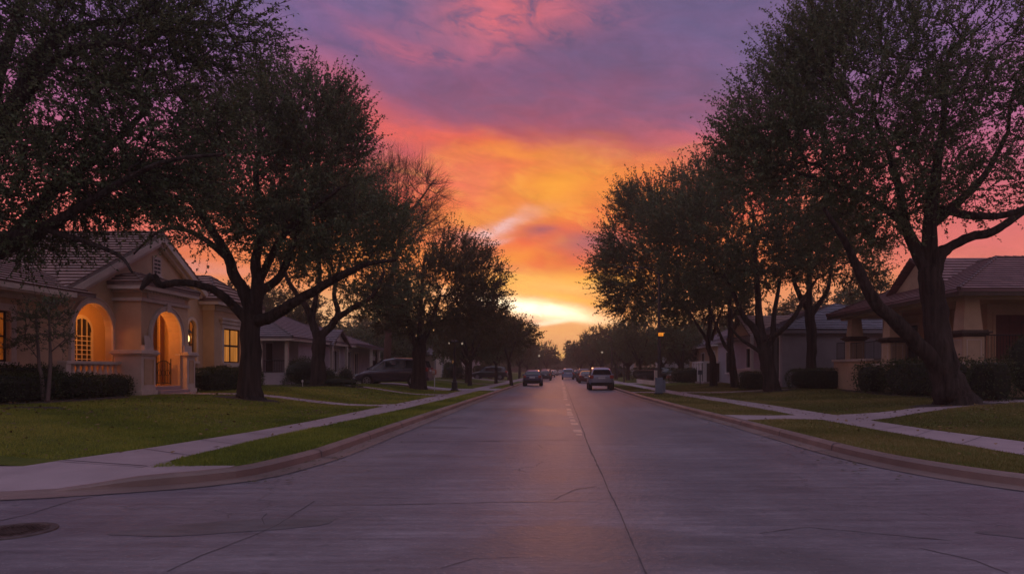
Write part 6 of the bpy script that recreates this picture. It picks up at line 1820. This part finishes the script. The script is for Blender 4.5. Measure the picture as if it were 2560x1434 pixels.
    for yy in (-wy, wy):
        for s in (-1, 1):
            xo = hw*1.0
            m = MB(); n = 20
            # dark arch lining then tyre
            m.v += []; prof = [(-.02, r*1.16), (.018, r*1.16)]
            def ring(x0, rr): return [(s*x0, yy+rr*math.cos(2*math.pi*k/n), r+rr*math.sin(2*math.pi*k/n)) for k in range(n)]
            b0 = len(m.v); m.v += ring(xo-.25, r*1.15) + ring(xo+.022, r*1.15)
            for k in range(n): m.f.append((k, (k+1) % n, n+(k+1) % n, n+k))
            m.f.append(tuple(n+k for k in range(n)))
            m.build('wheel_arch', M['rubber'], root)
            m = MB(); R_ = [(xo-.18, r*.6), (xo-.18, r*.93), (xo-.14, r), (xo+.0, r), (xo+.035, r*.94), (xo+.04, r*.70), (xo+.03, r*.66)]
            for x0, rr in R_: m.v += ring(x0, rr)
            for i in range(len(R_)-1):
                for k in range(n): m.f.append((i*n+k, i*n+(k+1) % n, (i+1)*n+(k+1) % n, (i+1)*n+k))
            m.f.append(tuple((len(R_)-1)*n+k for k in range(n))); m.f.append(tuple(range(n)))
            wh = m.build('wheel', M['rubber'], root)
            m = MB()
            for k in range(6):
                a = k*math.pi/3; c, s_ = math.cos(a), math.sin(a); px_, pz_ = -s_*.04, c*.04
                x1 = s*(xo+.036)
                m.quad((x1, yy+px_, r+pz_), (x1, yy+c*r*.64+px_*.8, r+s_*r*.64+pz_*.8), (x1, yy+c*r*.64-px_*.8, r+s_*r*.64-pz_*.8), (x1, yy-px_, r-pz_))
            for k in range(n):
                a, b = 2*math.pi*k/n, 2*math.pi*(k+1)/n; x1 = s*(xo+.038)
                m.quad((x1, yy+r*.58*math.cos(a), r+r*.58*math.sin(a)), (x1, yy+r*.68*math.cos(a), r+r*.68*math.sin(a)), (x1, yy+r*.68*math.cos(b), r+r*.68*math.sin(b)), (x1, yy+r*.58*math.cos(b), r+r*.58*math.sin(b)))
            m.build('rim', M['rim'], wh)
    # lamps, bumpers, plate, mirrors
    zt = {'hatch': .98, 'suv': 1.08, 'sedan': .86, 'van': 1.15}[kind]
    for s in (-1, 1):
        m = MB(); w = st[1][3]
        m.box(s*w*.70, s*w*1.015, -hl-.012, -hl+.22, zt-.20, zt+.05); m.build('tail_light', M['taillight'], root, bevel=.03)
        m = MB(); m.box(s*st[-2][3]*.62, s*st[-2][3]*1.03, hl-.30, hl-.05, .60, .76); m.build('headlight', M['lens'], root, bevel=.03)
        m = MB(); yy = rf[-1][0]-.35; m.box(s*(hw+.02), s*(hw+.22), yy, yy+.10, belt(yy)[0]+.02, belt(yy)[0]+.17); m.build('side_mirror', pm, root, bevel=.03)
    m = MB(); m.box(-hw*.88, hw*.88, -hl-.07, -hl+.2, .34, .58); m.build('rear_bumper', M['rubber'] if kind in ('suv', 'hatch') else pm, root, bevel=.05)
    m = MB(); m.box(-hw*.80, hw*.80, hl-.2, hl+.06, .30, .52); m.build('front_bumper', pm, root, bevel=.05)
    m = MB(); m.box(-.26, .26, -hl-.024, -hl+.02, zt-.22, zt-.09); m.build('number_plate', M['plate'], root)
    m = MB(); m.box(-.45, .45, -hl-.020, -hl+.03, zt-.05, zt-.02); m.build('trim_strip', M['chrome'], root)
    root.location = (x, y, z); root.rotation_euler = (0, 0, rz)
    return root

SILVER = ('silver_paint', (.24, .24, .31)); NAVY = ('dark_blue_paint', (.055, .06, .13)); PLUM = ('plum_grey_paint', (.075, .055, .075)); MAR = ('maroon_paint', (.10, .018, .02))
GREEN = ('dark_green_paint', (.03, .05, .055)); PALE = ('pale_blue_paint', (.20, .24, .36)); BLACK = ('black_paint', (.02, .02, .022)); WHITE = ('white_car_paint', (.6, .6, .62)); RED = ('red_paint', (.28, .03, .03))
car('parked_car', 'silver hatchback parked at the right kerb, nearest car on that side', 'suv', 3.13, 53.5, 0, 0, SILVER)
car('parked_car', 'dark blue hatchback at the left kerb, nearest car on the left', 'hatch', -2.62, 66.5, 0, 0, NAVY)
car('minivan', 'dark plum minivan parked across the driveway at left behind a tree', 'van', -11.35, 46.6, .42, math.radians(90), PLUM, 'minivan').scale = (1, 1, 1.06)
G_ = 'cars in line along the street far away'
car('parked_car', 'maroon car just beyond the silver hatchback', 'sedan', 3.1, 81.5, 0, 0, MAR, group=G_)
car('parked_car', 'dark tall car hidden behind the maroon one', 'suv', 3.2, 92, 0, 0, BLACK, group=G_)
car('parked_car', 'dark green hatchback right behind the dark blue car', 'hatch', -2.2, 101, 0, 0, GREEN, group=G_)
car('van', 'pale blue van with a white roof driving in the right lane far ahead', 'van', 1.3, 113, 0, 0, PALE, 'van')
car('parked_car', 'black car right of the pale blue van', 'hatch', 2.95, 112, 0, 0, BLACK, group=G_)
c0 = car('parked_car', 'dark car third in the left row', 'suv', -2.4, 118, 0, 0, BLACK, group=G_)
c1 = car('parked_car', 'small white car far down the left row', 'hatch', -2.0, 150, 0, 0, WHITE, group=G_)
def dup(src, label, loc, rz=0): return copy_tree(src, loc, rz, 1.0, label)
dup(c0, 'dark car fourth in the left row beyond the green one', (-2.5, 132, 0)); dup(c1, 'white car near the vanishing point on the left', (-1.6, 185, 0)); dup(c1, 'white car at the vanishing point in the middle', (.2, 215, 0)); dup(c1, 'tiny white car at the vanishing point right of the middle', (1.9, 190, 0))
dup(c0, 'dark car beyond the pale blue van at right', (3.2, 140, 0)); dup(c0, 'distant dark car closing the right row', (3.2, 165, 0))
car('parked_car', 'dark red car parked in a right yard near the lamp pole', 'sedan', 13.3, 69.5, .35, math.radians(90), RED)
car('parked_car', 'black car parked in the right yard left of the red one', 'sedan', 11.2, 78, .35, math.radians(80), BLACK)
car('parked_car', 'dark car in the far left driveway past the lamp post', 'suv', -9.0, 87, .3, math.radians(90), BLACK)

# ================================================================== street furniture
# left lamp post
X_, Y_ = -6.95, 45.0
t = thing('lamp_post', 'short black lamp post with a flat two-armed head on the left lawn', 'lamp post', (X_, Y_, gz(X_)))
zb = gz(X_); zt = at(0, 855, Y_).z
m = MB(); m.lathe((X_, Y_, zb), [(.26, 0), (.26, .10), (.20, .14), (.19, .55), (.13, .62), (.12, .75), (.075, .82), (.07, 1.6), (.06, zt-zb-.1), (.05, zt-zb)], 14); m.build('pole', M['pole'], t, smooth=False)
m = MB(); m.tube([(X_-.35, Y_, zt-.05), (X_-.1, Y_, zt+.02), (X_+.35, Y_, zt-.0), (X_+.5, Y_, zt+.05)], .025, 6); m.lathe((X_, Y_, zt), [(.10, 0), (.24, .04), (.25, .08), (.10, .13)], 14); m.build('arm', M['pole'], t)
for dx in (-.38, .50):
    m = MB(); m.lathe((X_+dx, Y_, zt-.08), [(.02, -.08), (.055, -.04), (.06, .03), (.03, .08)], 10); m.build('lamp_globe', M['globe'], t, smooth=True)
# right lamp pole with steel base cabinet and the little orange sign
X_, Y_ = 5.58, 38.4; zb = gz(X_)
t = thing('lamp_pole', 'tall dark street pole with a blue grey steel base on the right verge', 'lamp pole', (X_, Y_, zb))
zt = at(0, 735, Y_).z
m = MB(); m.tube([(X_, Y_, zb+.85), (X_, Y_, zt-2), (X_, Y_, zt+1.2)], [.105, .085, .07], 12); m.build('pole', M['pole'], t)
m = MB(); m.box(X_-.21, X_+.17, Y_-.2, Y_+.2, zb+.06, zb+.88); m.box(X_-.23, X_+.19, Y_-.22, Y_+.22, zb+.88, zb+.94); m.box(X_+.17, X_+.34, Y_-.12, Y_+.14, zb+.12, zb+.80); bs = m.build('base_cabinet', M['galv'], t, bevel=.02)
m = MB(); m.box(X_-.24, X_+.2, Y_-.23, Y_+.23, zb-.05, zb+.08); m.build('footing', M['rubber'], t)
m = MB(); m.box(X_-.09, X_+.07, Y_-.212, Y_-.2, zb+.25, zb+.62); m.build('access_door', M['galv'], bs)
m = MB(); m.tube([(X_, Y_, zt+1.1), (X_-.5, Y_, zt+1.45), (X_-1.5, Y_, zt+1.5)], [.05, .04, .035], 8); m.box(X_-2.0, X_-1.4, Y_-.12, Y_+.12, zt+1.45, zt+1.55); m.build('lamp_head', M['pole'], t)
# sign
s_ = thing('pole_sign', 'small glowing orange sign clamped to the tall street pole', 'sign', (X_+.03, Y_-.12, at(0, 836, Y_).z))
zc = at(0, 836, Y_).z; x0, x1 = at(1645, 0, Y_).x, at(1657.5, 0, Y_).x
m = MB(); m.box(x0-.02, x1+.02, Y_-.135, Y_-.10, zc-.10, zc+.09); m.box(X_-.12, X_+.12, Y_-.10, Y_-.06, zc-.05, zc+.05); m.build('housing', M['rubber'], s_)
m = MB(); m.box(x0, x1, Y_-.142, Y_-.1352, zc-.085, zc+.075); m.box(x0, x1+.07, Y_-.142, Y_-.1352, zc+.078, zc+.10); m.build('lit_face', emat('orange_sign', lin(255, 150, 50), .95), s_)
m = MB(); yy = Y_-.1475
for a, b, c, d in ((.05, .02, .09, .03), (.05, -.05, .06, .03), (.08, -.01, .10, .02), (.12, -.05, .13, .04), (.15, -.01, .16, .05), (.15, -.02, .20, -.01), (.19, -.05, .20, .03), (.05, -.055, .20, -.045)):
    m.box(x0+a, x0+c, yy, yy+.004, zc+b, zc+d)
m.build('strokes', pmat('sign_stroke', (.10, .03, .02), .6), s_)
# utility poles and far lamps
def upole(px, Y, top, label, arm=True, r=.13):
    x = (px-VX)*Y/F; z0 = gz(x); z1 = at(0, top, Y).z
    t = thing('utility_pole', label, 'utility pole', (x, Y, z0)); m = MB(); m.tube([(x, Y, z0-.1), (x, Y, z1)], [r, r*.7], 8); m.build('pole', M['wood'], t)
    if arm: m = MB(); m.box(x-.9, x+.9, Y-.06, Y+.06, z1-.55, z1-.43); [m.lathe((x+d, Y, z1-.43), [(.04, 0), (.06, .06), (.03, .14)], 6) for d in (-.8, -.3, .3, .8)]; m.build('crossarm', M['wood'], t)
    return t
upole(1529, 84, 832, 'wooden utility pole rising behind the silver hatchback')
upole(1560, 76, 905, 'short post beside the right sidewalk near the fence', False, .10)
def flamp(px, Y, top, label, gl=True, lean=0):
    x = (px-VX)*Y/F; z0 = gz(x); z1 = at(0, top, Y).z
    t = thing('street_lamp', label, 'street lamp', (x, Y, z0)); m = MB(); m.tube([(x+lean, Y, z0-.05), (x, Y, z1-.2)], [.08, .05], 8); m.build('pole', M['pole'], t)
    m = MB(); m.lathe((x, Y, z1-.15), [(.06, -.1), (.16, .0), (.18, .16), (.08, .28)], 10); m.build('lamp_globe', M['globe'], t, smooth=True)
flamp(1505, 96, 880, 'thin street lamp with a pale globe, left of the utility pole', lean=.35)
flamp(1543, 100, 858, 'street lamp globe glinting among the leaves right of the utility pole')
flamp(1348, 120, 888, 'street lamp with a pale globe under the left row of trees')
# mailbox on a post, left lawn
X_, Y_ = -7.9, 43.0; zb = gz(X_)
t = thing('mailbox', 'mailbox with orange reflections on a thin post by the minivan tail', 'mailbox', (X_, Y_, zb))
m = MB(); m.tube([(X_, Y_, zb-.05), (X_, Y_, zb+1.05)], .03, 6); m.build('post', M['white'], t)
m = MB(); m.box(X_-.14, X_+.12, Y_-.22, Y_+.22, zb+1.05, zb+1.38); m.build('box', pmat('glossy_red_box', (.42, .12, .06), .3, .5, 6), t, bevel=.07)
m = MB(); m.box(X_-.10, X_+.08, Y_-.232, Y_-.222, zb+1.09, zb+1.33); m.build('door', M['mark'], t)
# fallen branch and small garden light in the bungalow bed
t = thing('garden_light', 'little pale garden light standing in the soil below the forked tree', 'garden light', (-13.9, 36.9, .6))
m = MB(); m.tube([(-13.9, 36.9, .55), (-13.92, 36.9, .85)], .02, 6); m.lathe((-13.92, 36.9, .85), [(.05, 0), (.06, .08), (.02, .13)], 8); m.build('stake', M['white'], t)
# low sign post beside the right path
t = thing('sign_post', 'slim post with a small panel before the picket wall at right', 'sign post', (11.3, 55, .3))
m = MB(); m.tube([(11.3, 55, .2), (11.3, 55, 1.5)], .035, 6); m.build('post', M['pole'], t)
m = MB(); m.box(11.1, 11.5, 54.95, 54.97, 1.15, 1.5); m.build('panel', M['galv'], t)

# ================================================================== evening haze
HAZE = 0.0016
if HAZE:
    m = MB(); m.box(-605, 605, -65, 705, -1.1, 24)
    hm, nt, out = new_mat('evening_haze')
    v = nt.nodes.new('ShaderNodeVolumePrincipled'); v.inputs['Color'].default_value = (1.0, .80, .68, 1); v.inputs['Density'].default_value = HAZE; v.inputs['Anisotropy'].default_value = 0.55
    nt.links.new(v.outputs[0], out.inputs['Volume'])
    tag(m.build('haze', hm), 'thin warm evening haze over the street', None, kind='stuff')
